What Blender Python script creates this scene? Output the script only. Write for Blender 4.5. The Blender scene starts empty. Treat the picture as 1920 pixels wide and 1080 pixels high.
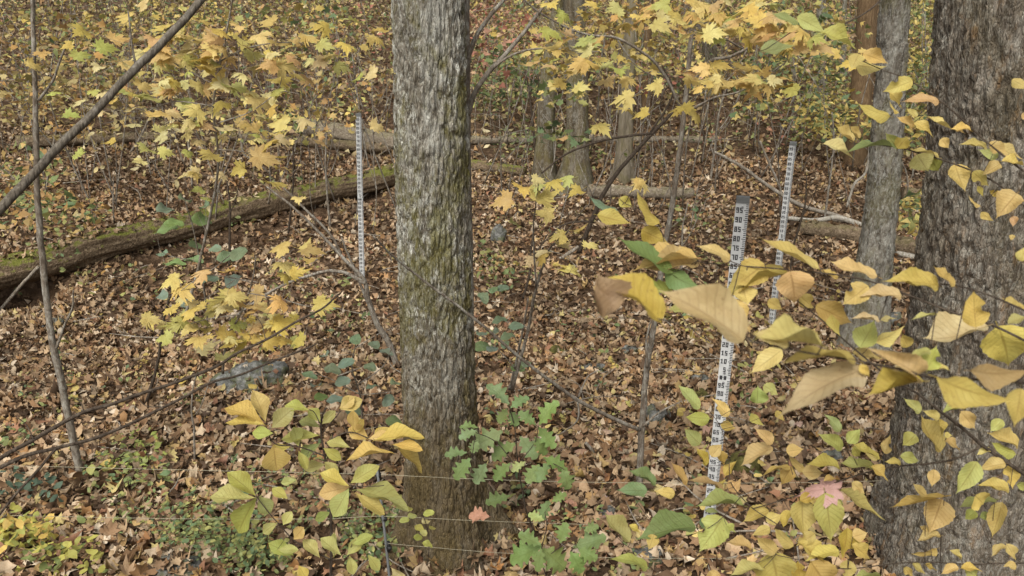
import bpy, math, random
import numpy as np
from mathutils import Vector, Matrix, noise as mnoise

random.seed(7)
rng = np.random.default_rng(11)
S = bpy.context.scene
COL = S.collection

# ------------------------------------------------------------------ camera
CAM = Vector((0.0, 0.0, 3.1))
FPX = 1600.0
PITCH = math.radians(21.3)
cd = bpy.data.cameras.new('camera')
cd.sensor_width = 36.0
cd.lens = FPX / 1920 * 36
cd.clip_start = 0.05
cd.clip_end = 600
cd.dof.use_dof = True
cd.dof.focus_distance = 5.0
cd.dof.aperture_fstop = 9.0
cam = bpy.data.objects.new('camera', cd)
COL.objects.link(cam)
cam.location = CAM
cam.rotation_euler = (math.radians(90) - PITCH, 0, 0)
S.camera = cam

# ------------------------------------------------------------------ sky, sun, exposure
SUN_EL, SUN_AZ = math.radians(52), math.radians(200)
w = bpy.data.worlds.new('World')
S.world = w
w.use_nodes = True
wn = w.node_tree.nodes
wl = w.node_tree.links
sky = wn.new('ShaderNodeTexSky')
sky.sky_type = 'NISHITA'
sky.sun_disc = False
sky.sun_elevation = SUN_EL
sky.sun_rotation = SUN_AZ
sky.air_density = 1.0
sky.dust_density = 6.0
sky.ozone_density = 0.6
hs = wn.new('ShaderNodeHueSaturation')          # overcast: a greyer sky
hs.inputs['Saturation'].default_value = 0.2
wl.new(sky.outputs['Color'], hs.inputs['Color'])
wl.new(hs.outputs['Color'], wn['Background'].inputs['Color'])
wn['Background'].inputs['Strength'].default_value = 0.15
sd = bpy.data.lights.new('sun', 'SUN')
sd.energy = 1.5
sd.angle = math.radians(20)
sd.color = (1.0, 0.945, 0.82)
sun = bpy.data.objects.new('sun', sd)
COL.objects.link(sun)
sun_dir = Vector((math.cos(SUN_EL) * math.sin(SUN_AZ), math.cos(SUN_EL) * math.cos(SUN_AZ), math.sin(SUN_EL)))
sun.rotation_euler = sun_dir.to_track_quat('Z', 'Y').to_euler()
S.view_settings.view_transform = 'Standard'
S.view_settings.look = 'None'
S.view_settings.gamma = 1.0
S.view_settings.use_curve_mapping = False
S.view_settings.exposure = 0.3
S.cycles.max_bounces = 4
S.cycles.diffuse_bounces = 2
S.cycles.glossy_bounces = 1
S.cycles.transmission_bounces = 3

# ------------------------------------------------------------------ pixel -> place
FW = Vector((0, math.cos(PITCH), -math.sin(PITCH)))
UP = Vector((0, math.sin(PITCH), math.cos(PITCH)))
RT = Vector((1, 0, 0))


def ray(px, py):
    return FW + RT * ((px - 960) / FPX) - UP * ((py - 540) / FPX)


def at(px, py, d):
    return CAM + ray(px, py) * d


def atY(px, py, Y):
    r = ray(px, py)
    return CAM + r * (Y / r.y)


PY = np.array([-10, 0, 3.0, 4.2, 6.0, 8.6, 10.0, 12.0, 16.0, 22.0, 30.0, 45.0, 70.0, 130.0])
PZ = np.array([.6, .25, .08, 0.0, -.34, -.66, -.62, -.46, 0.02, .62, 1.35, 2.7, 5.2, 12.0])


def gz(x, y):
    x = np.asarray(x, float)
    y = np.asarray(y, float)
    z = np.zeros(np.broadcast(x, y).shape)
    for o, k in ((-.9, .25), (0, .5), (.9, .25)):
        z = z + k * np.interp(y + o * np.clip(y / 6, .3, 3), PY, PZ)
    s = np.clip((y - 7.5) / 5, 0, 1)
    s = s * s * (3 - 2 * s)
    z = z + .10 * np.clip(-x - 2.5, 0, 20) * s
    z = z + .03 * np.sin(1.3 * x + .4 * y) * np.cos(.9 * y - .5 * x) + .022 * np.sin(3.1 * x - 1.7 * y) + .015 * np.sin(5.3 * y + 2.2 * x)
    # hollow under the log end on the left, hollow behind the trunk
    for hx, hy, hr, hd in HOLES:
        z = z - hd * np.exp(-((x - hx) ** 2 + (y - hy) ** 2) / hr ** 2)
    return z


HOLES = []


def gp(px, py):
    r = ray(px, py)
    lo, hi = 1.0, 1.0
    while hi < 140:
        p = CAM + r * hi
        if p.z < float(gz(p.x, p.y)):
            break
        lo = hi
        hi += .15
    for _ in range(14):
        m = (lo + hi) / 2
        p = CAM + r * m
        if p.z < float(gz(p.x, p.y)):
            hi = m
        else:
            lo = m
    return CAM + r * hi


def depth(p):
    return (p - CAM).dot(FW)


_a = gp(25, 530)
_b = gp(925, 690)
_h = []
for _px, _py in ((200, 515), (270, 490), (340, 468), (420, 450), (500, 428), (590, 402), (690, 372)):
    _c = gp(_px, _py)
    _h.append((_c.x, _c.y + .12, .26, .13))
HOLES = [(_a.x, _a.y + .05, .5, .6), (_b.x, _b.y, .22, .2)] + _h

# ------------------------------------------------------------------ materials
MATS = {}


class NT:
    def __init__(self, name):
        self.m = bpy.data.materials.new(name)
        self.m.use_nodes = True
        self.t = self.m.node_tree
        self.n = self.t.nodes
        self.b = self.n['Principled BSDF']
        self.out = self.n['Material Output']
        MATS[name] = self.m

    def new(self, typ, **kw):
        n = self.n.new(typ)
        for k, v in kw.items():
            setattr(n, k, v)
        return n

    def put(self, sock, v):
        if isinstance(v, bpy.types.NodeSocket):
            self.t.links.new(v, sock)
        elif v is not None:
            sock.default_value = v

    def math(self, op, a, b=None, c=None, clamp=False):
        n = self.new('ShaderNodeMath', operation=op)
        n.use_clamp = clamp
        self.put(n.inputs[0], a)
        if b is not None:
            self.put(n.inputs[1], b)
        if c is not None:
            self.put(n.inputs[2], c)
        return n.outputs[0]

    def noise(self, vec, scale, detail=4, rough=.55, dist=0):
        n = self.new('ShaderNodeTexNoise')
        self.put(n.inputs['Vector'], vec)
        n.inputs['Scale'].default_value = scale
        n.inputs['Detail'].default_value = detail
        n.inputs['Roughness'].default_value = rough
        n.inputs['Distortion'].default_value = dist
        return n.outputs['Fac']

    def voro(self, vec, scale, feature='F1', out='Distance'):
        n = self.new('ShaderNodeTexVoronoi', feature=feature)
        self.put(n.inputs['Vector'], vec)
        n.inputs['Scale'].default_value = scale
        return n.outputs[out]

    def map(self, vec, scale=(1, 1, 1), loc=(0, 0, 0)):
        n = self.new('ShaderNodeMapping')
        self.put(n.inputs['Vector'], vec)
        n.inputs['Scale'].default_value = scale
        n.inputs['Location'].default_value = loc
        return n.outputs[0]

    def ramp(self, f, *stops):
        n = self.new('ShaderNodeValToRGB')
        self.put(n.inputs[0], f)
        e = n.color_ramp.elements
        while len(e) < len(stops):
            e.new(.5)
        for i, (p, c) in enumerate(stops):
            e[i].position = p
            e[i].color = (c[0], c[1], c[2], 1) if not isinstance(c, (int, float)) else (c, c, c, 1)
        return n.outputs[0]

    def mix(self, f, a, b, blend='MIX'):
        n = self.new('ShaderNodeMix', data_type='RGBA', blend_type=blend)
        self.put(n.inputs[0], f)
        for s, v in ((n.inputs[6], a), (n.inputs[7], b)):
            self.put(s, (v[0], v[1], v[2], 1) if isinstance(v, tuple) else v)
        return n.outputs[2]

    def bump(self, h, strength=.5, dist=.01):
        n = self.new('ShaderNodeBump')
        n.inputs['Strength'].default_value = strength
        n.inputs['Distance'].default_value = dist
        self.put(n.inputs['Height'], h)
        self.t.links.new(n.outputs[0], self.b.inputs['Normal'])
        return n.outputs[0]

    def finish(self, color, rough=.85, spec=.25, trans=0.0, normal=None):
        self.put(self.b.inputs['Base Color'], color if not isinstance(color, tuple) else (*color, 1))
        self.put(self.b.inputs['Roughness'], rough)
        self.b.inputs['Specular IOR Level'].default_value = spec
        if trans:
            tr = self.new('ShaderNodeBsdfTranslucent')
            self.put(tr.inputs['Color'], color)
            if normal is not None:
                self.t.links.new(normal, tr.inputs['Normal'])
            mx = self.new('ShaderNodeMixShader')
            mx.inputs[0].default_value = trans
            self.t.links.new(self.b.outputs[0], mx.inputs[1])
            self.t.links.new(tr.outputs[0], mx.inputs[2])
            self.t.links.new(mx.outputs[0], self.out.inputs['Surface'])
        return self.m


def obj_co(k):
    return k.new('ShaderNodeTexCoord').outputs['Object']


def bark_mat(name, dark, mid, light, stretch=.16, scale=26, lichen=0.0, moss=0.0, mossbase=None, bump=.6, rust=0.0, mossz=False, plate=0):
    k = NT(name)
    co = obj_co(k)
    st = k.map(co, (1, 1, stretch))
    n1 = k.noise(st, scale, 7, .7, .3)
    n2 = k.noise(st, scale * 3.4, 5, .6)
    big = k.noise(co, 2.6, 4, .6)
    f = k.math('ADD', k.math('MULTIPLY', n1, .65), k.math('MULTIPLY', n2, .35))
    c = k.ramp(f, (.38, dark), (.5, mid), (.61, light))
    c = k.mix(k.math('MULTIPLY', k.math('SUBTRACT', big, .35, clamp=True), .9, clamp=True), c, tuple(x * .6 for x in mid))
    if plate:
        wv = k.new('ShaderNodeTexNoise')
        k.put(wv.inputs['Vector'], co)
        wv.inputs['Scale'].default_value = 9
        ad = k.new('ShaderNodeVectorMath', operation='MULTIPLY_ADD')
        k.put(ad.inputs[0], wv.outputs['Color'])
        ad.inputs[1].default_value = (.03, .03, .03)
        k.put(ad.inputs[2], co)
        sc_ = k.new('ShaderNodeSeparateColor')
        k.put(sc_.inputs[0], k.voro(k.map(ad.outputs[0], (1, 1, .24)), plate, 'F1', 'Color'))
        c = k.mix(.55, c, k.ramp(sc_.outputs[0], (.1, dark), (.5, mid), (.95, light)))
    if rust:
        m = k.ramp(k.noise(k.map(co, (1, 1, .35), (3, 1, 2)), 16, 5, .65), (.56, 0.0), (.66, 1.0))
        c = k.mix(k.math('MULTIPLY', m, rust), c, (.20, .115, .05))
    if lichen:
        m = k.ramp(k.noise(k.map(co, (1, 1, .55), (7, 3, 1)), 42, 9, .8, .3), (.49, 0.0), (.56, 1.0))
        m2 = k.ramp(k.noise(co, 3.3, 3, .5), (.36, .15), (.6, 1.0))
        m3 = k.ramp(k.noise(k.map(co, (1, 1, .4), (2, 5, 8)), 11, 7, .75, .4), (.5, 0.0), (.6, 1.0))
        c = k.mix(k.math('MULTIPLY', m3, lichen * .7), c, (.40, .39, .34))
        c = k.mix(k.math('MULTIPLY', k.math('MULTIPLY', m, m2), lichen), c, (.52, .52, .46))
    if moss:
        m = k.ramp(k.noise(k.map(co, (1, 1, .5), (1, 9, 4)), 4.5, 7, .75, .3), (.47, 0.0), (.57, 1.0))
        c = k.mix(k.math('MULTIPLY', m, moss), c, k.mix(k.noise(co, 60, 3), (.075, .068, .016), (.17, .15, .03)))
    if mossbase:
        sx = k.new('ShaderNodeSeparateXYZ')
        k.put(sx.inputs[0], co)
        z = k.math('ADD', sx.outputs['Z'], k.math('MULTIPLY', k.math('SUBTRACT', k.noise(co, 9, 6, .7), .5), 1.4))
        m = k.ramp(k.math('DIVIDE', z, mossbase), (.35, 1.0), (1.0, 0.0))
        c = k.mix(k.math('MULTIPLY', m, .88), c, k.mix(k.noise(st, 50, 4), (.05, .036, .017), (.15, .105, .048)))
    if mossz:
        gn = k.new('ShaderNodeNewGeometry')
        sx = k.new('ShaderNodeSeparateXYZ')
        k.put(sx.inputs[0], gn.outputs['Normal'])
        m = k.ramp(k.math('ADD', sx.outputs['Z'], k.math('MULTIPLY', k.math('SUBTRACT', k.noise(co, 4.5, 8, .8), .5), 5.5)), (.55, 0.0), (1.1, 1.0))
        c = k.mix(k.math('MULTIPLY', m, mossz), c, k.mix(k.noise(co, 60, 6, .7), (.06, .07, .014), (.21, .22, .04)))
    v = k.voro(k.map(co, (1, 1, stretch * .8)), scale * 1.0, 'DISTANCE_TO_EDGE')
    h = k.math('ADD', k.math('MULTIPLY', k.math('MINIMUM', v, .25), 2.0), f)
    k.bump(h, bump, .012)
    return k.finish(c, .9, .15)


bark_mat('bark_main', (.075, .062, .044), (.195, .172, .132), (.36, .335, .28), .3, 80, lichen=1.0, moss=.75, mossbase=1.7, bump=.9, plate=46)
bark_mat('bark_ridged', (.065, .05, .036), (.155, .126, .094), (.275, .238, .19), .35, 90, lichen=.3, moss=.12, rust=.65, bump=.9, plate=40)
bark_mat('bark_grey', (.06, .05, .036), (.165, .143, .112), (.30, .275, .225), .3, 60, lichen=.6, moss=.35, bump=.8, plate=36)
bark_mat('bark_brown', (.075, .046, .023), (.15, .098, .053), (.23, .16, .09), .15, 50, bump=.4)
bark_mat('bark_far', (.045, .034, .02), (.095, .074, .045), (.16, .127, .08), .15, 14, lichen=.3, moss=.4, bump=.5)
bark_mat('bark_pale', (.10, .085, .058), (.18, .152, .108), (.26, .225, .17), .15, 18, moss=.3, bump=.4)
bark_mat('bark_twig', (.03, .022, .015), (.06, .045, .033), (.11, .088, .066), .3, 60, bump=.3)
bark_mat('bark_sapling', (.08, .062, .045), (.15, .12, .09), (.26, .225, .18), .3, 50, lichen=.4, bump=.3)
bark_mat('bark_stick', (.14, .115, .085), (.24, .205, .16), (.40, .37, .32), .3, 40, bump=.3)
bark_mat('bark_dark', (.05, .04, .03), (.11, .092, .07), (.19, .165, .13), .2, 50, lichen=.15, bump=.5)
bark_mat('bark_white', (.20, .175, .135), (.34, .31, .255), (.48, .455, .40), .4, 30, bump=.3)
bark_mat('log_moss', (.05, .034, .02), (.145, .103, .064), (.26, .20, .13), 1.0, 26, mossz=.9, bump=.9)
bark_mat('log_brown', (.06, .042, .026), (.16, .118, .076), (.28, .22, .15), 1.0, 24, mossz=.2, bump=.9)
bark_mat('log_grey', (.09, .07, .05), (.205, .168, .122), (.33, .285, .22), 1.0, 26, mossz=.2, bump=.6)

# stones
k = NT('stone')
co = obj_co(k)
c = k.ramp(k.noise(co, 18, 9, .75), (.36, (.04, .04, .035)), (.5, (.11, .11, .10)), (.64, (.26, .26, .245)))
m = k.ramp(k.noise(co, 6, 6, .75), (.48, 0.0), (.6, 1.0))
k.bump(k.noise(co, 22, 8, .7), .6, .02)
k.finish(k.mix(m, c, (.10, .105, .05)), .85)
k = NT('stone_moss')
co = obj_co(k)
c = k.ramp(k.noise(co, 16, 7, .65), (.35, (.045, .04, .012)), (.55, (.11, .10, .028)), (.75, (.17, .15, .07)))
k.bump(k.noise(co, 40, 8, .7), .8, .02)
k.finish(c, .95)

# soil under the leaves
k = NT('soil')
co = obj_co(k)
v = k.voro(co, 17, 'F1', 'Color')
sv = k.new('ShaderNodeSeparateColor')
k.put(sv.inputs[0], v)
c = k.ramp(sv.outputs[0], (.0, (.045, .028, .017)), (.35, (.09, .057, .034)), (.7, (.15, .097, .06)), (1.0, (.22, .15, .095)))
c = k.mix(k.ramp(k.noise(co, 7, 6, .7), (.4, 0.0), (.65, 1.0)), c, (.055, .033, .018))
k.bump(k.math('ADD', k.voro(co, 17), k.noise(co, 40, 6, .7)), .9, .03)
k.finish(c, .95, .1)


def attr_leaf(name, trans, rough=.75, bumps=90):
    k = NT(name)
    a = k.new('ShaderNodeAttribute', attribute_name='Col')
    co = obj_co(k)
    n = k.noise(co, bumps, 4, .6)
    c = k.mix(k.ramp(n, (.35, 0.0), (.7, .5)), a.outputs['Color'], k.mix(1.0, a.outputs['Color'], (.62, .54, .45), 'MULTIPLY'))
    k.bump(n, .25, .004)
    k.finish(c, rough, .3, trans)


attr_leaf('litter', .08)
attr_leaf('undergrowth', .3, .6, 40)


def leaf_mat(name, trans=.3, vein=.18, spots=.5, nv=9):
    k = NT(name)
    oi = k.new('ShaderNodeObjectInfo')
    uv = k.new('ShaderNodeUVMap')
    sx = k.new('ShaderNodeSeparateXYZ')
    k.put(sx.inputs[0], uv.outputs[0])
    a = k.math('MULTIPLY', k.math('ABSOLUTE', k.math('SUBTRACT', sx.outputs['X'], .5)), 2.0)
    t = k.math('FRACT', k.math('SUBTRACT', k.math('MULTIPLY', sx.outputs['Y'], float(nv)), k.math('MULTIPLY', a, 2.2)))
    side = k.ramp(k.math('ABSOLUTE', k.math('SUBTRACT', t, .5)), (.0, 1.0), (.16, 0.0))
    mid = k.ramp(a, (.02, 1.0), (.09, 0.0))
    ve = k.math('MAXIMUM', mid, k.math('MULTIPLY', side, .6))
    co = obj_co(k)
    off = k.new('ShaderNodeVectorMath', operation='ADD')
    k.put(off.inputs[0], co)
    cmb = k.new('ShaderNodeCombineXYZ')
    k.put(cmb.inputs[0], k.math('MULTIPLY', oi.outputs['Random'], 40.0))
    k.put(cmb.inputs[1], k.math('MULTIPLY', oi.outputs['Random'], 17.0))
    k.put(off.inputs[1], cmb.outputs[0])
    p = off.outputs[0]
    col = oi.outputs['Color']
    c = k.mix(k.ramp(k.noise(p, 2.6, 5, .6), (.35, 0.0), (.7, .75)), col, k.mix(1.0, col, (.78, .70, .62), 'MULTIPLY'))
    c = k.mix(k.ramp(k.noise(p, 1.7, 3, .5), (.5, 0.0), (.75, .45)), c, k.mix(1.0, col, (1.12, 1.2, 1.5), 'MULTIPLY'))
    c = k.mix(k.math('MULTIPLY', ve, vein), c, k.mix(1.0, col, (.62, .55, .5), 'MULTIPLY'))
    sp = k.math('MULTIPLY', k.ramp(k.voro(p, 9), (.10, 1.0), (.2, 0.0)), k.ramp(k.noise(p, 3.5, 2), (.5, 0.0), (.58, 1.0)))
    sp2 = k.ramp(k.noise(p, 5.5, 6, .7), (.63, 0.0), (.72, 1.0))
    c = k.mix(k.math('MULTIPLY', k.math('MAXIMUM', sp, sp2), spots), c, (.19, .10, .035))
    nrm = k.bump(k.math('ADD', k.math('MULTIPLY', ve, -.8), k.noise(p, 14, 4, .6)), .22, .05)
    k.finish(c, .55, .3, trans, nrm)


leaf_mat('leaf', .35, .8, .6, 10)
leaf_mat('leaf_lobed', .35, .2, .2, 3)
leaf_mat('leaf_green', .25, .35, .12, 8)
leaf_mat('leaf_fallen', .08, .35, .3, 8)


def plain(name, col, rough=.6, spec=.3, nscale=20, var=.2):
    k = NT(name)
    co = obj_co(k)
    n = k.noise(co, nscale, 6, .65)
    c = k.mix(k.ramp(n, (.35, 0.0), (.75, 1.0)), col, tuple(x * (1 - var) for x in col))
    k.bump(n, .15, .004)
    k.finish(c, rough, spec)


plain('enamel', (.60, .61, .60), .5, .3, 9, .4)
plain('ink', (.045, .045, .048), .6)
plain('cap_metal', (.15, .155, .15), .6, .3)
plain('bolt', (.20, .20, .20), .4, .5)
plain('wire', (.40, .36, .25), .6, .3, 60, .5)
plain('post', (.20, .21, .21), .5, .4, 30, .3)
plain('insulator', (.025, .025, .025), .5)

# ------------------------------------------------------------------ mesh helpers


class MB:
    def __init__(self):
        self.v = []
        self.f = []

    def add(self, V, F):
        o = len(self.v)
        self.v.extend(V)
        self.f.extend([tuple(i + o for i in f) for f in F])

    def box(self, c, ax, ay, az, sx, sy, sz):
        V = [c + ax * (i * sx / 2) + ay * (j * sy / 2) + az * (l * sz / 2) for i in (-1, 1) for j in (-1, 1) for l in (-1, 1)]
        self.add(V, [(0, 1, 3, 2), (4, 6, 7, 5), (0, 4, 5, 1), (2, 3, 7, 6), (0, 2, 6, 4), (1, 5, 7, 3)])

    def tube(self, pts, rad, n=6, jit=0.0, step=3):
        P, R = smooth(pts, rad, step)
        if jit:
            ph = random.random() * 50
            for i in range(1, len(P) - 1):
                P[i] = P[i] + mnoise.noise_vector(P[i] * 9 + Vector((ph, 0, 0))) * jit
        V, F = [], []
        x = None
        for i, p in enumerate(P):
            t = (P[min(i + 1, len(P) - 1)] - P[max(i - 1, 0)])
            t = t.normalized() if t.length > 1e-9 else Vector((0, 0, 1))
            if x is None:
                x = t.cross(Vector((.3, .9, .2))).normalized()
            x = (x - t * x.dot(t)).normalized()
            y = t.cross(x)
            for j in range(n):
                a = 2 * math.pi * j / n
                r = R[i] * (1 + (.12 * mnoise.noise(p * 30 + Vector((j, 0, 0))) if jit else 0))
                V.append(p + x * (math.cos(a) * r) + y * (math.sin(a) * r))
        for i in range(len(P) - 1):
            for j in range(n):
                F.append((i * n + j, i * n + (j + 1) % n, (i + 1) * n + (j + 1) % n, (i + 1) * n + j))
        F.append(tuple(range(n - 1, -1, -1)))
        F.append(tuple((len(P) - 1) * n + j for j in range(n)))
        self.add(V, F)


def smooth(pts, rad, step):
    P, R = [], []
    n = len(pts)
    for i in range(n - 1):
        p0, p1, p2, p3 = pts[max(i - 1, 0)], pts[i], pts[i + 1], pts[min(i + 2, n - 1)]
        for s in range(step):
            t = s / step
            P.append(.5 * ((2 * p1) + (p2 - p0) * t + (2 * p0 - 5 * p1 + 4 * p2 - p3) * t * t + (3 * p1 - p0 - 3 * p2 + p3) * t ** 3))
            R.append(rad[i] * (1 - t) + rad[i + 1] * t)
    P.append(pts[-1].copy())
    R.append(rad[-1])
    return P, R


def link(o, parent=None):
    COL.objects.link(o)
    if parent is not None:
        o.parent = parent
    return o


def thing(name, label, cat, loc, group=None):
    o = bpy.data.objects.new(name, None)
    o.empty_display_size = .1
    COL.objects.link(o)
    o.location = loc
    o['label'] = label
    o['category'] = cat
    if group:
        o['group'] = group
    return o


def build(name, mb, mat, parent=None, origin=None, smoothf=True, org=None):
    """one mesh object; vertices are given in world space"""
    org = Vector(org) if org is not None else Vector(parent.location) if parent is not None else (Vector(origin) if origin is not None else Vector((0, 0, 0)))
    me = bpy.data.meshes.new(name)
    me.from_pydata([v - org for v in mb.v], [], mb.f)
    if smoothf:
        me.polygons.foreach_set('use_smooth', [True] * len(me.polygons))
    me.materials.append(MATS[mat])
    o = bpy.data.objects.new(name, me)
    link(o, parent)
    if parent is None:
        o.location = org
    return o


def tag(o, label, cat, group=None):
    o['label'] = label
    o['category'] = cat
    if group:
        o['group'] = group
    return o


def np_mesh(name, V, T, C, mat, quads=False):
    me = bpy.data.meshes.new(name)
    V = np.ascontiguousarray(V, np.float32)
    k_ = T.shape[1]
    me.vertices.add(len(V))
    me.vertices.foreach_set('co', V.ravel())
    me.loops.add(T.size)
    me.loops.foreach_set('vertex_index', T.astype(np.int32).ravel())
    me.polygons.add(len(T))
    me.polygons.foreach_set('loop_start', np.arange(0, T.size, k_, dtype=np.int32))
    me.polygons.foreach_set('loop_total', np.full(len(T), k_, np.int32))
    me.polygons.foreach_set('use_smooth', np.ones(len(T), bool))
    me.update(calc_edges=True)
    if C is not None:
        a = me.color_attributes.new('Col', 'FLOAT_COLOR', 'POINT')
        a.data.foreach_set('color', np.concatenate([C, np.ones((len(C), 1))], 1).astype(np.float32).ravel())
    me.materials.append(MATS[mat])
    o = bpy.data.objects.new(name, me)
    return link(o)


# ------------------------------------------------------------------ ground
ny, nx = 330, 260
tv = np.linspace(0, 1, ny)
ys = -6 + 14 * tv + 122 * tv ** 4
us = np.linspace(-1, 1, nx)
Yg, Ug = np.meshgrid(ys, us, indexing='ij')
Xg = Ug * (6 + .95 * np.clip(Yg + 2, 0, None)) + 12 * np.sign(Ug) * np.abs(Ug) ** 6
Zg = gz(Xg, Yg)
idx = np.arange(ny * nx).reshape(ny, nx)
Q = np.stack([idx[:-1, :-1], idx[:-1, 1:], idx[1:, 1:], idx[1:, :-1]], -1).reshape(-1, 4)
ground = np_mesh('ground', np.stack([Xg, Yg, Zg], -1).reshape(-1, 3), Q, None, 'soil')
ground['kind'] = 'structure'

# ------------------------------------------------------------------ leaf litter
PAL = np.array([(.42, .31, .20), (.37, .26, .165), (.29, .19, .115), (.215, .13, .07), (.14, .086, .05), (.52, .42, .31), (.42, .30, .14), (.32, .245, .17), (.48, .41, .19), (.10, .064, .04), (.34, .20, .095), (.27, .145, .09), (.60, .52, .42)])
FARPAL = np.array([(.40, .31, .17), (.34, .25, .13), (.27, .18, .09), (.20, .125, .06), (.15, .10, .05), (.47, .40, .22), (.45, .37, .14), (.30, .25, .12), (.26, .25, .10), (.12, .08, .045), (.36, .22, .10), (.30, .16, .09), (.52, .45, .28)])
PW = np.array([15, 13, 13, 12, 10, 9, 6, 8, 4, 8, 5, 3, 4.0])
PW = PW / PW.sum()
PAL = PAL * np.array((1.01, .98, .91))


def rot_mats(n, tilt):
    yaw = rng.uniform(0, 2 * np.pi, n)
    tx = rng.normal(0, tilt, n)
    ty = rng.normal(0, tilt, n)
    cy, sy = np.cos(yaw), np.sin(yaw)
    cx, sx = np.cos(tx), np.sin(tx)
    cz, sz = np.cos(ty), np.sin(ty)
    o, z = np.ones(n), np.zeros(n)
    Rz = np.stack([cy, -sy, z, sy, cy, z, z, z, o], -1).reshape(n, 3, 3)
    Rx = np.stack([o, z, z, z, cx, -sx, z, sx, cx], -1).reshape(n, 3, 3)
    Ry = np.stack([cz, z, sz, z, o, z, -sz, z, cz], -1).reshape(n, 3, 3)
    return Rz @ Rx @ Ry


def leaf_batch(pos, size, tilt, cols, kind, curl=.5, tone=1.0):
    """pos (n,3), size (n,), returns V,T,C"""
    n = len(pos)
    if kind == 'lobed':
        ang = np.linspace(-np.pi * .5, np.pi * 1.5, 14, endpoint=False)
        r = np.array([.18, .42, .30, .52, .34, .56, .40, .62, .40, .56, .34, .52, .30, .42])
        rr = r[None] * rng.uniform(.8, 1.15, (n, 14))
        x = np.concatenate([np.zeros((n, 1)), np.cos(ang)[None] * rr], 1)
        y = np.concatenate([np.full((n, 1), 0.0), np.sin(ang)[None] * rr], 1)
        tri = np.array([(0, i + 1, (i + 1) % 14 + 1) for i in range(14)])
    elif kind == 'ovate':
        u = np.array([0, .22, .5, .78, 1.0])
        hw = np.array([.03, .24, .29, .2, .015])
        hw = hw[None] * rng.uniform(.75, 1.2, (n, 5))
        x = np.stack([-hw, np.zeros_like(hw), hw], -1).reshape(n, 15)
        y = np.repeat(u - .5, 3)[None].repeat(n, 0)
        tri = []
        for i in range(4):
            for j in range(2):
                a = i * 3 + j
                tri += [(a, a + 1, a + 4), (a, a + 4, a + 3)]
        tri = np.array(tri)
    else:
        x = np.array([0, .26, .1, 0, -.1, -.26])[None] * rng.uniform(.8, 1.2, (n, 6))
        y = np.array([-.5, -.05, .3, .5, .3, -.05])[None].repeat(n, 0)
        tri = np.array([(0, 1, 5), (1, 2, 5), (2, 4, 5), (2, 3, 4)])
    c1 = rng.normal(0, curl * 2.2, (n, 1))
    c2 = rng.normal(0, curl * 1.4, (n, 1))
    c3 = rng.normal(0, curl, (n, 1))
    zz = c1 * x * x + c2 * y * y + c3 * x * y + rng.normal(0, .035, x.shape)
    L = np.stack([x, y, zz], -1) * size[:, None, None]
    W = np.einsum('nij,nkj->nki', rot_mats(n, tilt), L) + pos[:, None, :]
    kv = x.shape[1]
    T = (tri[None] + (np.arange(n) * kv)[:, None, None]).reshape(-1, 3)
    pt = np.sin(pos[:, 0] * 1.7 + 1.3 * np.sin(pos[:, 1] * .9)) * np.sin(pos[:, 1] * 1.9 + 1.1 * np.sin(pos[:, 0] * 1.3)) + .6 * np.sin(pos[:, 0] * 4.3 + pos[:, 1] * 3.1) * np.sin(pos[:, 1] * 5.1 - pos[:, 0] * 2.2)
    C = np.repeat(cols * rng.uniform(.75, 1.2, (n, 1)) * (tone + .2 * pt[:, None]), kv, 0)
    return W.reshape(-1, 3), T, np.clip(C, 0, .8)


def join(batches):
    V, T, C, o = [], [], [], 0
    for v, t, c in batches:
        V.append(v)
        T.append(t + o)
        C.append(c)
        o += len(v)
    return np.concatenate(V), np.concatenate(T), np.concatenate(C)


def bare_soil(P_):  # clears leaves in the hollows: bare dark soil deepens their shade
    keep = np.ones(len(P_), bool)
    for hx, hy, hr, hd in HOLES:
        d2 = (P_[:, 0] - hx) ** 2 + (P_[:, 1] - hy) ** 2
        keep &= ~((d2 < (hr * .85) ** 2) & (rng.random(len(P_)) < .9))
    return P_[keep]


def litter_zone(y0, y1, n):
    y = y0 + (y1 - y0) * rng.random(n * 2)
    keep = rng.random(n * 2) < (y / y1)
    y = y[keep][:n]
    x = rng.uniform(-1, 1, len(y)) * (.66 * y + .9)
    z = gz(x, y)
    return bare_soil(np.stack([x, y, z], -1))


def pick(n, pal=PAL, pw=PW):
    return pal[rng.choice(len(pal), n, p=pw)]


bs = []
P = litter_zone(2.7, 8.5, 34000)
P[:, 2] += rng.uniform(.0, .05, len(P))
h = len(P) // 2
s = .042 + .07 * rng.random(len(P)) ** 1.8
bs.append(leaf_batch(P[:h], s[:h] * 1.0, .5, pick(h), 'lobed', .8, .92))
bs.append(leaf_batch(P[h:], s[h:], .55, pick(len(P) - h), 'ovate', .8, .92))
P = litter_zone(8.5, 14.5, 36000)
P[:, 2] += rng.uniform(.004, .04, len(P))
h = len(P) // 3
s = rng.uniform(.06, .11, len(P))
bs.append(leaf_batch(P[:h], s[:h], .55, pick(h), 'lobed', .8, .92))
bs.append(leaf_batch(P[h:], s[h:], .6, pick(len(P) - h), 'simple', .8, .92))
P = litter_zone(14.5, 42, 62000)
P[:, 2] += rng.uniform(.004, .06, len(P))
s = rng.uniform(.09, .19, len(P))
bs.append(leaf_batch(P, s, .65, pick(len(P), FARPAL), 'simple', .8, .92))
LITTER = bs
TOPS = []

# ------------------------------------------------------------------ trunks


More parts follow.
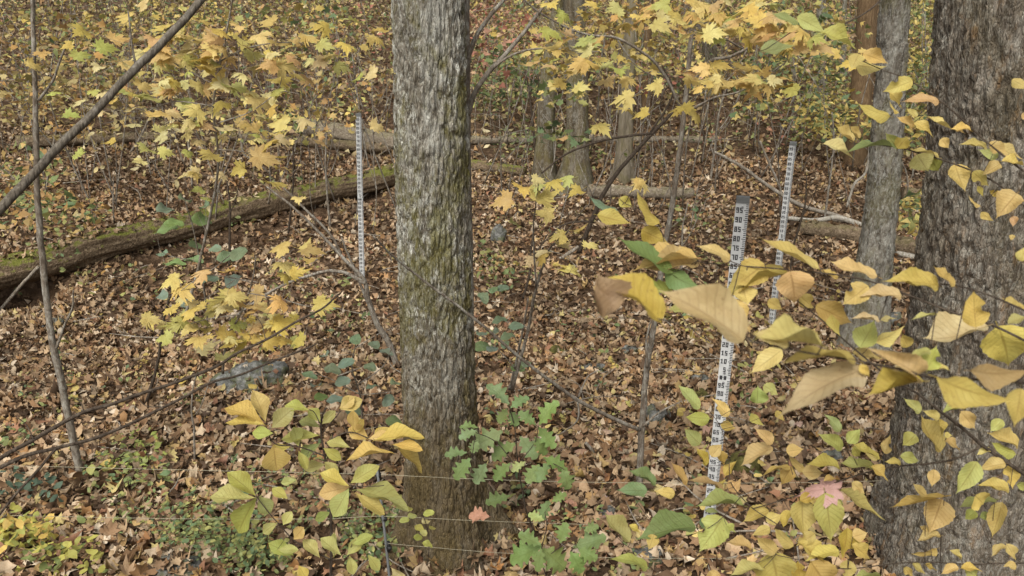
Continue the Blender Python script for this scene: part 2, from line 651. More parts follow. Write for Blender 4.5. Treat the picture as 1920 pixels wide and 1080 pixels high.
def trunk(t, name, spec, Y, mat, kind, seg=64, dz=.03, extend=6.0, flare=1.0, below=.15):
    """spec: (px, py, half width px) from the ground upwards at forward distance Y"""
    C_, R_ = [], []
    for px, py, hw in spec:
        p = atY(px, py, Y)
        C_.append(p)
        R_.append(hw * depth(p) / FPX)
    d = (C_[-1] - C_[-2]).normalized()
    d = (d + Vector((0, 0, 1)) * .6).normalized()
    top = C_[-1] + d * (extend * .5)
    C_ += [top, top + (d + Vector((0, 0, .5))).normalized() * extend * .5]
    R_ += [R_[-1] * .9, R_[-1] * .7]
    g = float(gz(C_[0].x, C_[0].y))
    if C_[0].z > g - below:
        C_.insert(0, Vector((C_[0].x, C_[0].y, g - below)))
        R_.insert(0, R_[0] * 1.06)
    L = sum((C_[i + 1] - C_[i]).length for i in range(len(C_) - 1))
    P, R = [], []
    nC = len(C_)
    for i in range(nC - 1):
        st_ = max(2, int((C_[i + 1] - C_[i]).length / (dz if i < nC - 3 else .14)))
        lo_, hi_ = max(i - 1, 0), min(i + 3, nC)
        sp_, sr_ = smooth(C_[lo_:hi_], R_[lo_:hi_], st_)
        a_ = (i - lo_) * st_
        P += sp_[a_:a_ + st_]
        R += sr_[a_:a_ + st_]
    P.append(C_[-1])
    R.append(R_[-1])
    V = []
    ph = random.random() * 60
    for i, p in enumerate(P):
        g_ = p.z - g
        for j in range(seg):
            a = 2 * math.pi * j / seg
            r = R[i]
            ca, sa = math.cos(a), math.sin(a)
            q = Vector((ca * r, sa * r, p.z))
            # root flare in lobes
            fl = math.exp(-max(g_, 0) / (r * 1.4)) * (.16 + .34 * max(0, math.sin(a * 4 + ph)) + .12 * math.sin(a * 7 + ph * 2)) * r * flare
            und = mnoise.noise(Vector((ca * 1.2 + ph, sa * 1.2, p.z * .9))) * .06 * r
            if kind == 'ridged':
                s_ = Vector((q.x * 36 + ph, q.y * 36, q.z * 8))
                s_ = s_ + mnoise.noise_vector(Vector((q.x * 11, q.y * 11, q.z * 9))) * .7
                dd = mnoise.voronoi(s_)[0]
                e = dd[1] - dd[0]
                b = min(e * 2.2, 1.0) * .022 - .013 + mnoise.fractal(Vector((q.x * 60, q.y * 60, q.z * 30)), .8, 2.0, 3) * .006
            elif kind == 'furrow':
                s_ = Vector((q.x * 46 + ph, q.y * 46, q.z * 9))
                s_ = s_ + mnoise.noise_vector(Vector((q.x * 9, q.y * 9, q.z * 4))) * .5
                dd = mnoise.voronoi(s_)[0]
                b = min((dd[1] - dd[0]) * 2.6, 1.0) * .018 - .012 + mnoise.fractal(Vector((q.x * 60, q.y * 60, q.z * 16)), .8, 2.0, 3) * .005
            else:
                b = mnoise.fractal(Vector((q.x * 14 + ph, q.y * 14, q.z * 2.2)), 1.0, 2.0, 3) * .06 * r
            rr = r + fl + und + b
            V.append(Vector((p.x + ca * rr, p.y + sa * rr, p.z)))
    F = []
    for i in range(len(P) - 1):
        for j in range(seg):
            F.append((i * seg + j, i * seg + (j + 1) % seg, (i + 1) * seg + (j + 1) % seg, (i + 1) * seg + j))
    F.append(tuple((len(P) - 1) * seg + j for j in range(seg)))
    mb = MB()
    mb.add(V, F)
    build(name, mb, mat, t)
    return P[-1], R[-1]


CROWN_PAL = np.array([(.55, .42, .12), (.48, .40, .12), (.42, .30, .10), (.30, .32, .09)])


def crown(t, top, r, mat, n=5, spread=2.4, leaves=500):
    mb = MB()
    ends = []
    for i in range(n):
        a = i * 2 * math.pi / n + random.random()
        e = top + Vector((math.cos(a) * spread * random.uniform(.5, 1), math.sin(a) * spread * random.uniform(.5, 1), random.uniform(1.2, 3.2)))
        m_ = top.lerp(e, .5) + Vector((0, 0, random.uniform(-.1, .5)))
        mb.tube([top - Vector((0, 0, .25)), m_, e], [r * .55, r * .3, r * .06], 7)
        ends += [m_, e, m_.lerp(e, .5)]
        for _ in range(3):
            s_ = m_.lerp(e, random.random())
            f_ = s_ + Vector((random.uniform(-1, 1), random.uniform(-1, 1), random.uniform(0, 1)))
            mb.tube([s_, f_], [r * .12, r * .03], 5)
            ends.append(f_)
    build('limbs', mb, mat, t)
    E = np.array([tuple(e) for e in ends])
    P_ = E[rng.integers(0, len(E), leaves)] + rng.normal(0, .4, (leaves, 3)) - np.array(t.location)
    V_, T_, C_ = leaf_batch(P_, rng.uniform(.07, .13, leaves), .8, CROWN_PAL[rng.integers(0, 4, leaves)], 'simple')
    o = np_mesh('crown', V_, T_, C_, 'undergrowth')
    o.parent = t


def tree(name, label, spec, mat, kind, Y=None, seg=48, dz=.05, leaves=500, spread=2.4, group=None, extend=6.0, flare=1.0):
    g = gp(spec[0][0], spec[0][1])
    if Y is None:
        Y = g.y
    p0 = atY(spec[0][0], spec[0][1], Y)
    base = Vector((p0.x, Y, float(gz(p0.x, Y))))
    t = thing(name, label, 'tree', base, group)
    tp, r = trunk(t, 'trunk', spec, Y, mat, kind, seg, dz, extend, flare)
    crown(t, tp, r, mat, 5, spread, leaves)
    return t


YM = gp(842, 1020).y
main_tree = tree('hardwood_tree', 'grey lichen covered tree trunk standing just left of the middle', [(845, 1050, 84), (840, 1000, 72), (833, 900, 66), (825, 800, 66), (816, 540, 67), (808, 250, 68), (803, 0, 67)],
     'bark_main', 'furrow', YM, 250, .011, 500, flare=1.7)
oak = tree('oak_tree', 'thick trunk with deeply ridged bark at the right edge', [(1842, 1100, 200), (1848, 1000, 184), (1862, 850, 168), (1886, 620, 160), (1910, 320, 156), (1932, 0, 160)],
     'bark_ridged', 'ridged', 3.75, 330, .012, 500, flare=.3)
tree('hardwood_tree', 'grey middle-sized trunk left of the thick ridged trunk', [(1618, 650, 50), (1626, 590, 40), (1638, 500, 33), (1648, 420, 30), (1660, 300, 29), (1673, 100, 27), (1678, 0, 27)],
     'bark_grey', 'furrow', None, 72, .035, flare=.3)
tree('pine_tree', 'reddish brown straight trunk behind the grey middle-sized trunk', [(1604, 300, 22), (1612, 200, 20), (1621, 100, 18), (1627, 0, 18)], 'bark_brown', 'smooth', None, 32, .08)
tree('hardwood_tree', 'mossy trunk, right one of the pair right of the centre trunk', [(1074, 352, 34), (1080, 300, 25), (1083, 230, 21), (1081, 100, 20), (1077, 0, 20)], 'bark_far', 'smooth', None, 32, .08)
tree('hardwood_tree', 'leaning trunk, left one of the pair right of the centre trunk', [(1020, 340, 22), (1023, 240, 17), (1030, 140, 16), (1042, 50, 14), (1050, -10, 13)], 'bark_far', 'smooth', None, 32, .08)
tree('hardwood_tree', 'slender pale trunk between the trunk pair and the thin sapling', [(1168, 335, 18), (1173, 250, 15), (1179, 120, 13), (1187, 0, 12)], 'bark_pale', 'smooth', None, 28, .1)
tree('hardwood_tree', 'thin dark reddish trunk just right of the slender pale trunk', [(1212, 215, 9), (1214, 110, 8), (1217, 0, 8)], 'bark_brown', 'smooth', None, 20, .12, 300)
tree('hardwood_tree', 'thin grey trunk far back, left of the reddish brown trunk', [(1542, 190, 10), (1541, 100, 8.5), (1540, 0, 8)], 'bark_grey', 'smooth', None, 20, .12, 300)
tree('hardwood_tree', 'dark distant trunk above the yellow leaves, right of the thin sapling', [(1328, 175, 16), (1331, 90, 14), (1334, 0, 13)], 'bark_far', 'smooth', None, 20, .12, 300)
tree('hardwood_tree', 'distant slim trunk between the thin grey trunk and the dark distant trunk', [(1462, 130, 6), (1463, 60, 5), (1462, 0, 5)], 'bark_far', 'smooth', None, 16, .15, 200)
tree('hardwood_tree', 'distant slim trunk in the yellow foliage beside the reddish brown trunk', [(1580, 150, 5), (1582, 70, 4.5), (1584, 0, 4)], 'bark_grey', 'smooth', None, 16, .15, 200)
tree('hardwood_tree', 'distant slim trunk near the upper left above the fallen logs', [(612, 120, 6), (612, 60, 5.5), (613, 0, 5)], 'bark_far', 'smooth', None, 16, .15, 200)

# ------------------------------------------------------------------ fallen logs


def log(name, label, a, b, r0, r1, mat, seg=28, sink=.25, wob=.03, lv=.9):
    """a, b: pixels where the log's underside meets the ground"""
    A, B = gp(*a), gp(*b)
    n = max(10, int((B - A).length / .06))
    t = B - A
    P, R = [], []
    ph = random.random() * 30
    for i in range(n + 1):
        f = i / n
        p = A.lerp(B, f)
        r = r0 + (r1 - r0) * f
        p = p + mnoise.noise_vector(Vector((f * 4 + ph, 0, 0))) * wob
        zg = A.z + (B.z - A.z) * f
        gg = float(gz(p.x, p.y))
        p.z = max(zg, gg * .6 + zg * .4) + r * (1 - sink)
        P.append(p)
        R.append(r)
    d = t.normalized()
    x = d.cross(Vector((0, 0, 1))).normalized()
    y = x.cross(d)
    V, F = [], []
    for i, p in enumerate(P):
        for j in range(seg):
            a_ = 2 * math.pi * j / seg
            q = Vector((math.cos(a_) * 3, math.sin(a_) * 3, i * .12 + ph))
            rr = R[i] * (1 + .17 * mnoise.fractal(q * .8, 1, 2, 3) + .10 * mnoise.fractal(Vector((math.cos(a_) * 7, math.sin(a_) * 7, i * .16 + ph)), .8, 2, 3) + .05 * mnoise.noise(Vector((math.cos(a_) * 9, math.sin(a_) * 9, i * .05))))
            V.append(p + x * (math.cos(a_) * rr) + y * (math.sin(a_) * rr))
    for i in range(len(P) - 1):
        for j in range(seg):
            F.append((i * seg + j, i * seg + (j + 1) % seg, (i + 1) * seg + (j + 1) % seg, (i + 1) * seg + j))
    F.append(tuple(range(seg - 1, -1, -1)))
    F.append(tuple((len(P) - 1) * seg + j for j in range(seg)))
    mb = MB()
    mb.add(V, F)
    tops = [tuple(P[i] + y * R[i] * 1.04 + x * random.uniform(-.6, .6) * R[i]) for i in range(len(P)) for _ in range(3) if random.random() > (i / len(P)) ** 1.5 or i % 6 == 0]
    TOPS.append((tops, int(len(P) * lv), 1.0))
    o = build(name, mb, mat, None, (A + B) / 2)
    return tag(o, label, 'log')


log('fallen_log', 'long moss topped log lying diagonally behind the left measuring staff', (-70, 562), (830, 325), .185, .155, 'log_moss', 52, -.05, .05, 2.6)
log('fallen_log', 'bare grey log end lying above the mossy log, beside the centre trunk', (560, 246), (770, 287), .15, .17, 'log_grey')
log('fallen_log', 'thin brown log alongside the bare grey log', (430, 262), (735, 287), .08, .09, 'log_brown', 20)
log('fallen_log', 'narrow pale log lying across the ground behind the trunk pair', (870, 268), (1345, 268), .075, .06, 'log_grey', 18)
log('fallen_log', 'weathered grey log on the ground below the slender pale trunk', (1100, 368), (1300, 372), .10, .09, 'log_grey', 20)
log('fallen_log', 'short mossy log to the right of the centre trunk', (875, 318), (985, 330), .10, .09, 'log_moss', 20)
log('fallen_log', 'dark mossy log behind the grey middle-sized trunk', (1500, 435), (1790, 492), .10, .13, 'log_brown', 24)
log('fallen_log', 'white peeled log piece under the dark mossy log', (1680, 478), (1760, 498), .045, .045, 'bark_white', 16)
log('fallen_log', 'rotting brown log low on the slope at the upper left', (30, 275), (330, 262), .10, .08, 'log_brown', 18)
log('fallen_log', 'rotting log lying far back right of the grey middle-sized trunk', (1690, 382), (1760, 388), .14, .14, 'log_brown', 18)

# ------------------------------------------------------------------ stones


def stone(px, py, hw, hh, label, mat='stone', ph=0.0, name='stone'):
    g = gp(px, py + hh * .6)
    r = hw * depth(g) / FPX
    rz = hh * 1.25 * depth(g) / FPX
    V, F = [], []
    nu, nv = 36, 22
    for i in range(nv + 1):
        th = math.pi * i / nv
        for j in range(nu):
            a = 2 * math.pi * j / nu
            d = Vector((math.sin(th) * math.cos(a), math.sin(th) * math.sin(a), math.cos(th)))
            f = 1 + .42 * mnoise.fractal(d * 1.2 + Vector((ph * 7.7, px * .1, 0)), .8, 2.2, 5)
            V.append(g + Vector((d.x * r * f, d.y * r * .8 * f, d.z * rz * f + rz * .25)))
    for i in range(nv):
        for j in range(nu):
            F.append((i * nu + j, (i + 1) * nu + j, (i + 1) * nu + (j + 1) % nu, i * nu + (j + 1) % nu))
    mb = MB()
    mb.add(V, F)
    TOPS.append(([tuple(v + Vector((0, 0, .012))) for v in V if v.z > g.z + rz * .5], 6 if hw < 40 else 36, .9))
    return tag(build(name, mb, mat, None, g), label, 'rock')


stone(475, 705, 62, 26, 'large grey boulder half buried in leaves on the left', 'stone', 1, 'boulder')
stone(1232, 780, 26, 24, 'rounded grey stone beside the thin sapling stem', 'stone', 2)
stone(1395, 868, 32, 26, 'moss covered stone beside the lower end of the near measuring staff', 'stone_moss', 3)
stone(1108, 690, 24, 9, 'flat slate stone right of the centre trunk', 'stone', 4)
stone(1045, 658, 17, 10, 'small mossy stone above the flat slate stone', 'stone_moss', 5)
stone(335, 1062, 40, 20, 'grey stone at the bottom edge among green ground cover', 'stone', 6)
stone(1215, 1042, 26, 14, 'dark grey stone at the bottom near the lowest wire', 'stone', 7)
stone(1305, 742, 20, 16, 'mossy stone left of the near measuring staff', 'stone_moss', 8)
stone(1180, 655, 15, 9, 'little grey stone left of the thin sapling stem', 'stone', 9)
stone(1315, 712, 17, 9, 'low grey stone left of the staff join', 'stone', 10)
stone(1672, 600, 24, 12, 'pale grey stone in front of the thick ridged trunk', 'stone', 11)
stone(1140, 962, 20, 8, 'flat grey stone right of the green oak seedling', 'stone', 12)
stone(935, 440, 14, 20, 'upright grey stone right of the centre trunk', 'stone', 13)
stone(1560, 860, 22, 14, 'grey stone among the yellow leaves at lower right', 'stone', 14)
stone(105, 605, 20, 9, 'pale stone beside the thin leaning stem at left', 'stone', 15)

for (bx_, by_, r_) in [(main_tree.location.x, main_tree.location.y, .24), (oak.location.x, oak.location.y, .46)]:
    aa = rng.uniform(0, 2 * np.pi, 260)
    ra = r_ + np.abs(rng.normal(0, .09, 260))
    xx, yy = bx_ + np.cos(aa) * ra, by_ + np.sin(aa) * ra
    LITTER.append(leaf_batch(np.stack([xx, yy, gz(xx, yy) + rng.uniform(.02, .1, 260) * np.clip(1.5 - (ra - r_) * 6, .3, 1)], -1), rng.uniform(.06, .11, 260), .7, pick(260), 'lobed', .8, .92))
for tops, n, sz in TOPS:
    tp_ = np.array(tops)
    q_ = tp_[rng.integers(0, len(tp_), n)] + rng.normal(0, .03, (n, 3)) * np.array((1, 1, .2))
    LITTER.append(leaf_batch(q_, rng.uniform(.05, .1, n) * sz, .45, pick(n), 'lobed', .7, .8))
litter = np_mesh('leaf_litter', *join(LITTER), 'litter')
litter['kind'] = 'stuff'
litter['label'] = 'brown and tan fallen leaves carpeting the forest floor'
litter['category'] = 'leaf litter'

# ------------------------------------------------------------------ measuring staffs
SEG = {'0': 'abcdef', '1': 'bc', '2': 'abged', '3': 'abgcd', '4': 'fgbc', '5': 'afgcd', '6': 'afgcde', '7': 'abc', '8': 'abcdefg', '9': 'abcdfg'}


def staff(label, base_px, top_px, Y, length, width, fine=True):
    b = gp(*base_px)
    if Y is None:
        Y = b.y
    b = atY(base_px[0], base_px[1], Y)
    # the staff runs from the ground to the sight line of its top
    tdir = ray(*top_px)
    best = None
    for i in range(400):
        p = CAM + tdir * (Y - .9 + 1.8 * i / 400) / tdir.y
        e = abs((p - b).length - length)
        if best is None or e < best[0]:
            best = (e, p)
    top = best[1]
    az = (top - b).normalized()
    L = (top - b).length
    toc = CAM - (b + top) / 2
    ay = (toc - az * toc.dot(az)).normalized()       # faces the camera
    ax = ay.cross(az).normalized() * -1
    if ax.x < 0:
        ax = -ax
    t = thing('measuring_staff', label, 'staff gauge', b)

    def P(u, v, o):
        return b + ax * u + az * v + ay * o
    mb = MB()
    mb.box(P(0, L / 2 - .1, -.012), ax, ay, az, width * .8, .02, L + .2)
    build('backing_post', mb, 'cap_metal', t, smoothf=False)
    plates = []
    for q in range(2):
        mb = MB()
        mb.box(P(0, L * (.25 + .5 * q), 0), ax, ay, az, width, .003, L / 2 - .004)
        plates.append(build('plate', mb, 'enamel', t, smoothf=False))
    mb = MB()
    mb.box(P(0, L + .004, -.005), ax, ay, az, width * 1.0, .026, .03)
    build('top_cap', mb, 'cap_metal', t, smoothf=False)
    cm = L / 200
    o = .0022
    for q in range(2):
        mb = MB()
        for i in range(q * 100 + 2, q * 100 + 99):
            ln = width * (.30 if i % 5 == 0 else .2)
            mb.box(P(width / 2 - ln / 2 - .001, i * cm, o), ax, ay, az, ln, .001, cm * (.42 if fine else .5))
        build('tick_marks', mb, 'ink', plates[q], smoothf=False, org=b)['kind'] = 'stuff'
    for q in range(2):
        for val in range(5, 100, 5):
            mb = MB()
            txt = str(val)
            hgt = cm * 2.7
            wd = width * .215
            gap = width * .06
            th = cm * .52
            x0 = width * .13 - (len(txt) * (wd + gap))
            vy = (q * 100 + val) * cm
            for ci, ch in enumerate(txt):
                cx = x0 + ci * (wd + gap) + wd / 2
                if ch == '1':
                    mb.box(P(cx, vy, o), ax, ay, az, th * 1.1, .001, hgt)
                    mb.box(P(cx - th * .9, vy + hgt / 2 - th, o), ax, ay, az, th, .0014, th)
                    mb.box(P(cx, vy - hgt / 2 + th * .3, o), ax, ay, az, wd * .8, .0016, th * .8)
                    continue
                for s_ in SEG[ch]:
                    if s_ in 'agd':
                        dy = {'a': 1, 'g': 0, 'd': -1}[s_] * (hgt - th) / 2
                        mb.box(P(cx, vy + dy, o), ax, ay, az, wd, .0012, th)
                    else:
                        sx = 1 if s_ in 'bc' else -1
                        sy = 1 if s_ in 'bf' else -1
                        mb.box(P(cx + sx * (wd - th) / 2, vy + sy * hgt / 4, o), ax, ay, az, th, .001, hgt / 2 + th * .5)
            build('number_marking', mb, 'ink', plates[q], smoothf=False, org=b)
    mb = MB()
    for du in (-.25, .08):
        mb.box(P(du * width, 100 * cm, o + .0006), ax, ay, az, width * .22, .001, cm * 2.4)
    build('metre_mark', mb, 'ink', t, smoothf=False)
    for v in (3.2, 97, 103, 133, 196.5):
        mb = MB()
        mb.tube([P(.0, v * cm, 0), P(.0, v * cm, .007)], [width * .11, width * .09], 10, step=1)
        build('bolt', mb, 'bolt', t)
    return t


staff('near white measuring staff with black numbers, leaning behind the yellow leaves', (1328, 985), (1393, 376), None, 2.0, .064)
staff('far white measuring staff in front of the mossy log on the left', (679, 522), (672, 216), None, 2.0, .064)
staff('far white measuring staff right of the near one, before the grey trunk', (1446, 612), (1487, 270), None, 2.0, .064)

# ------------------------------------------------------------------ fence: post and wires
YF = gp(735, 1075).y - .12
pb = atY(733, 1085, YF)
pb.z = float(gz(pb.x, pb.y))
t = thing('fence_post', 'thin grey fence post with black clips in front of the centre trunk', 'fence post', pb)
ptop = atY(706, 872, YF - .05)
mb = MB()
mb.tube([pb - Vector((0, 0, .15)), pb.lerp(ptop, .5), ptop], [.007, .007, .006], 10)
build('shaft', mb, 'post', t)
for px, py in ((708, 888), (719, 970), (728, 1025)):
    c_ = atY(px, py, YF - .015)
    mb = MB()
    mb.tube([c_ - Vector((0, 0, .03)), c_, c_ + Vector((0, 0, .03))], [.010, .014, .010], 10, step=2)
    mb.box(c_ + Vector((.008, -.012, 0)), Vector((1, 0, 0)), Vector((0, 1, 0)), Vector((0, 0, 1)), .022, .016, .018)
    build('insulator', mb, 'insulator', t)


def wire(label, pts, r=.0012):
    mb = MB()
    Pp = [atY(px, py, yy) for px, py, yy in pts]
    mb.tube(Pp, [r] * len(Pp), 6, jit=.0015, step=8)
    o = build('fence_wire', mb, 'wire', None, Pp[0])
    return tag(o, label, 'wire')


wire('top strand of pale fence wire passing before the centre trunk', [(-200, 868, YF + .6), (300, 880, YF + .3), (708, 890, YF - .03), (880, 898, YF), (1160, 905, YF + .1), (1480, 905, YF + .25), (1700, 900, YF + .35)])
wire('middle strand of pale fence wire passing before the centre trunk', [(-200, 962, YF + .6), (300, 972, YF + .3), (590, 973, YF), (719, 968, YF - .03), (890, 976, YF), (1120, 984, YF + .1)])
wire('lowest strand of pale fence wire near the bottom edge', [(728, 1019, YF - .03), (930, 1036, YF), (1150, 1046, YF + .1), (1300, 1047, YF + .15), (1520, 1045, YF + .25), (1700, 1043, YF + .3)])

# ------------------------------------------------------------------ leaf meshes shared by the branches
LEAF = {}


def strip_leaf(key, hwf, nU, curl, fold, ripple, twist=0.0, petiole=.12, mat='leaf', asym=0.0, serr=0.0, bite=None):
    V, F, UVs = [], [], []
    nV = 5
    for i in range(nU + 1):
        u = i / nU
        hw = hwf(u)
        if serr and i % 2 and i < nU:
            hw *= 1 + serr
        for j in range(nV):
            v = -1 + 2 * j / (nV - 1)
            x = v * hw * (1 + asym * v)
            if bite and bite[0] < u < bite[1] and v * bite[2] > 0:
                x *= bite[3]
            z = curl * (u - .15) ** 2 + fold * abs(v) * hw * 2 - abs(fold) * .3 + ripple * math.sin(u * 9 + v * 2.3) * abs(v) * hw * 2
            x2 = x * math.cos(twist * u) - z * 0
            z2 = z + x * math.sin(twist * u)
            V.append((x2, u, z2))
            UVs.append((v * .5 + .5, u))
    for i in range(nU):
        for j in range(nV - 1):
            a = i * nV + j
            F.append((a, a + 1, a + nV + 1, a + nV))
    # petiole: a thin three-sided stalk
    o = len(V)
    z0 = V[2][2]
    for (y, r) in ((0.03, .012), (-petiole, .014)):
        for a in range(3):
            V.append((math.cos(a * 2.094) * r, y, z0 + math.sin(a * 2.094) * r - (.03 if y < 0 else 0)))
            UVs.append((.5, 0))
    for a in range(3):
        F.append((o + a, o + (a + 1) % 3, o + 3 + (a + 1) % 3, o + 3 + a))
    me = bpy.data.meshes.new('leaf_' + key)
    me.from_pydata(V, [], F)
    ul = me.uv_layers.new(name='UVMap')
    for li, lp in enumerate(me.loops):
        ul.data[li].uv = UVs[lp.vertex_index]
    me.polygons.foreach_set('use_smooth', [True] * len(me.polygons))
    me.materials.append(MATS[mat])
    return me


def maple_leaf(key, curl, droop, rag=0.0, mat='leaf_lobed'):
    half = [(.0, .0), (.10, -.06), (.26, -.10), (.24, .03), (.44, .06), (.36, .15), (.52, .30), (.40, .30), (.44, .42), (.29, .36), (.19, .38),
            (.26, .56), (.17, .56), (.19, .70), (.09, .66), (.0, .92)]
    out = half + [(-x, y) for x, y in reversed(half[1:-1])]
    c = (.0, .22)
    rs = random.Random(sum(ord(c_) * (i_ + 3) for i_, c_ in enumerate(key)))
    out = [(x * (1 + rs.uniform(-rag, rag)), y * (1 + rs.uniform(-rag, rag))) for x, y in out]
    n = len(out)
    V = [(c[0], c[1])] + [((x + c[0]) / 2, (y + c[1]) / 2) for x, y in out] + out
    F = [(0, 1 + i, 1 + (i + 1) % n) for i in range(n)] + [(1 + i, 1 + n + i, 1 + n + (i + 1) % n, 1 + (i + 1) % n) for i in range(n)]
    V3, UVs = [], []
    lob = [math.pi / 2, math.pi / 2 - .95, math.pi / 2 + .95, math.pi / 2 - 1.9, math.pi / 2 + 1.9]
    for x, y in V:
        rr = math.hypot(x, y)
        a = math.atan2(y, x)
        z = curl * x * x + droop * (y - .2) ** 2 + .05 * math.sin(7 * x + 5 * y + len(key))
        V3.append((x, y, z))
        da = min(abs((a - l + math.pi) % (2 * math.pi) - math.pi) for l in lob)
        UVs.append((.5 + min(da * rr * 1.6, .5), rr))
    o = len(V3)
    for (y, r) in ((0.02, .011), (-.32, .010)):
        for q in range(3):
            V3.append((math.cos(q * 2.094) * r, y, math.sin(q * 2.094) * r + (.10 if y < 0 else 0)))
            UVs.append((.5, 0))
    for q in range(3):
        F.append((o + q, o + (q + 1) % 3, o + 3 + (q + 1) % 3, o + 3 + q))
    me = bpy.data.meshes.new('leaf_' + key)
    me.from_pydata(V3, [], F)
    ul = me.uv_layers.new(name='UVMap')
    for li, lp in enumerate(me.loops):
        ul.data[li].uv = UVs[lp.vertex_index]
    me.polygons.foreach_set('use_smooth', [True] * len(me.polygons))
    me.materials.append(MATS[mat])
    return me


def ov(u):      # ovate, drawn-out tip
    return .5 * (math.sin(math.pi * min(u / .92, 1) ** .78) ** .85 * (1 - .22 * u) * 1.08 if u < .92 else max(0.0, (1 - u)) * .55) + .004


def hick(u):    # widest beyond the middle
    return .5 * (math.sin(math.pi * u ** 1.35) ** .9) + .006


def oakw(u):
    return .5 * (.10 + .9 * math.sin(math.pi * u ** 1.2) ** .8) * (1 + .34 * math.cos(2 * math.pi * 4.2 * u + .5)) * .9 * (1 if u < .97 else .4)


def rnd(u):
    return .5 * math.sin(math.pi * min(max(u, .0), 1) ** .9) ** .55 + .004


for i, (cu, fo, ri, tw) in enumerate([(.12, .12, .06, 0), (-.3, .22, .10, .25), (.32, -.12, .08, -.3), (-.12, .28, .14, .15), (.5, .3, .12, .5), (-.55, .1, .1, -.4)]):
    LEAF['ovate%d' % i] = strip_leaf('ovate%d' % i, ov, 16, cu, fo, ri, tw, .10, 'leaf', [.0, .06, -.05, .1, 0, -.08][i], .07)
for i, (cu, fo, ri, tw, bt) in enumerate([(.2, .15, .1, .2, (.4, .62, 1, .45)), (-.25, .2, .12, -.25, (.62, .82, -1, .3))]):
    LEAF['ovate%d' % (6 + i)] = strip_leaf('ovate%d' % (6 + i), ov, 16, cu, fo, ri, tw, .10, 'leaf', 0, .07, bt)
for i, (cu, fo, ri, tw) in enumerate([(1.0, .9, .2, 1.3), (-1.1, .8, .25, -1.1)]):
    LEAF['curled%d' % i] = strip_leaf('curled%d' % i, ov, 16, cu, fo, ri, tw, .10, 'leaf', .08, .07)
for i, (cu, fo, ri) in enumerate([(-.1, .1, .05), (-.3, .18, .1), (.15, .15, .08)]):
    LEAF['hickory%d' % i] = strip_leaf('hickory%d' % i, hick, 14, cu, fo, ri, .1 * (i - 1), .03, 'leaf', .03 * i, .05)
    LEAF['oak%d' % i] = strip_leaf('oak%d' % i, oakw, 26, cu, fo * .7, ri, .15 * (i - 1), .03, 'leaf_green', .04 * i)
    LEAF['round%d' % i] = strip_leaf('round%d' % i, rnd, 10, cu * .6, fo * .8, ri, 0, .12, 'leaf_green', 0, .04)
    LEAF['fallen%d' % i] = strip_leaf('fallen%d' % i, [ov, oakw, hick][i], 14, [.5, .3, -.6][i], .25, .2, .3 * (i - 1), .08, 'leaf_fallen')
for i, (cu, dr) in enumerate([(.15, -.15), (-.3, -.35), (.4, -.1), (-.5, .2), (.8, -.5), (-.8, -.6), (.3, .4), (-.15, -.7)]):
    LEAF['maple%d' % i] = maple_leaf('maple%d' % i, cu, dr, .04 + .02 * i)
    LEAF['maplefallen%d' % i] = maple_leaf('maplefallen%d' % i, cu * 2.2, dr * 2, .1, 'leaf_fallen')

LC = {'y': (.605, .475, .145), 'Y': (.63, .54, .225), 'g': (.18, .25, .09), 'k': (.45, .455, .135), 'o': (.60, .42, .16), 'd': (.50, .385, .095),
      't': (.58, .455, .225), 'b': (.42, .295, .115), 'G': (.19, .25, .155), 'p': (.46, .27, .245), 'K': (.31, .35, .115)}


def vary(c, a=.14):
    f = random.uniform(1 - a, 1 + a)
    return (min(c[0] * f * random.uniform(.95, 1.05), .8), min(c[1] * f * random.uniform(.93, 1.07), .8), c[2] * f * random.uniform(.8, 1.25), 1)


def put_leaf(t, mesh, M, col, name='leaf'):
    o = bpy.data.objects.new(name, LEAF[mesh])
    COL.objects.link(o)
    o.parent = t
    o.matrix_basis = (Matrix.Translation(-Vector(t.location)) if t is not None else Matrix()) @ M
    o.color = vary(LC[col]) if isinstance(col, str) else (*col, 1)
    return o


def frame(b, y, z, W, L, H):
    y = y.normalized()
    z = (z - y * z.dot(y)).normalized()
    x = y.cross(z)
    M = Matrix(((x.x * W, y.x * L, z.x * H, b.x), (x.y * W, y.y * L, z.y * H, b.y), (x.z * W, y.z * L, z.z * H, b.z), (0, 0, 0, 1)))
    return M


def axis_leaf(t, kind, bx, by, tx, ty, wpx, d, col, ratio=.52, dd=None, nvar=6):
    """a leaf from its stalk end to its tip; the roll about its own axis gives the seen width"""
    if dd is None:
        dd = random.uniform(-.18, .18)
    Lpx = math.hypot(tx - bx, ty - by)
    dlen = Lpx * d / FPX
    b = at(bx, by, d)
    e = at(tx, ty, d + dd * dlen)
    y = e - b
    L = y.length
    W = max(L * ratio, wpx * d / FPX * 1.02)
    W = min(W, max(L * .95, wpx * d / FPX * 1.02))
    phi = math.acos(min(1.0, max(.05, wpx * d / FPX / W)))
    view = (CAM - (b + e) / 2).normalized()
    yn = y.normalized()
    z0 = (view - yn * view.dot(yn)).normalized()
    z1 = Matrix.Rotation(phi, 3, yn) @ z0
    z2 = Matrix.Rotation(-phi, 3, yn) @ z0
    z = z1 if z1.z > z2.z else z2
    M = frame(b, y, z, W, L, (W + L) * .5)
    return put_leaf(t, kind + str(random.randrange(nvar)), M, col), b


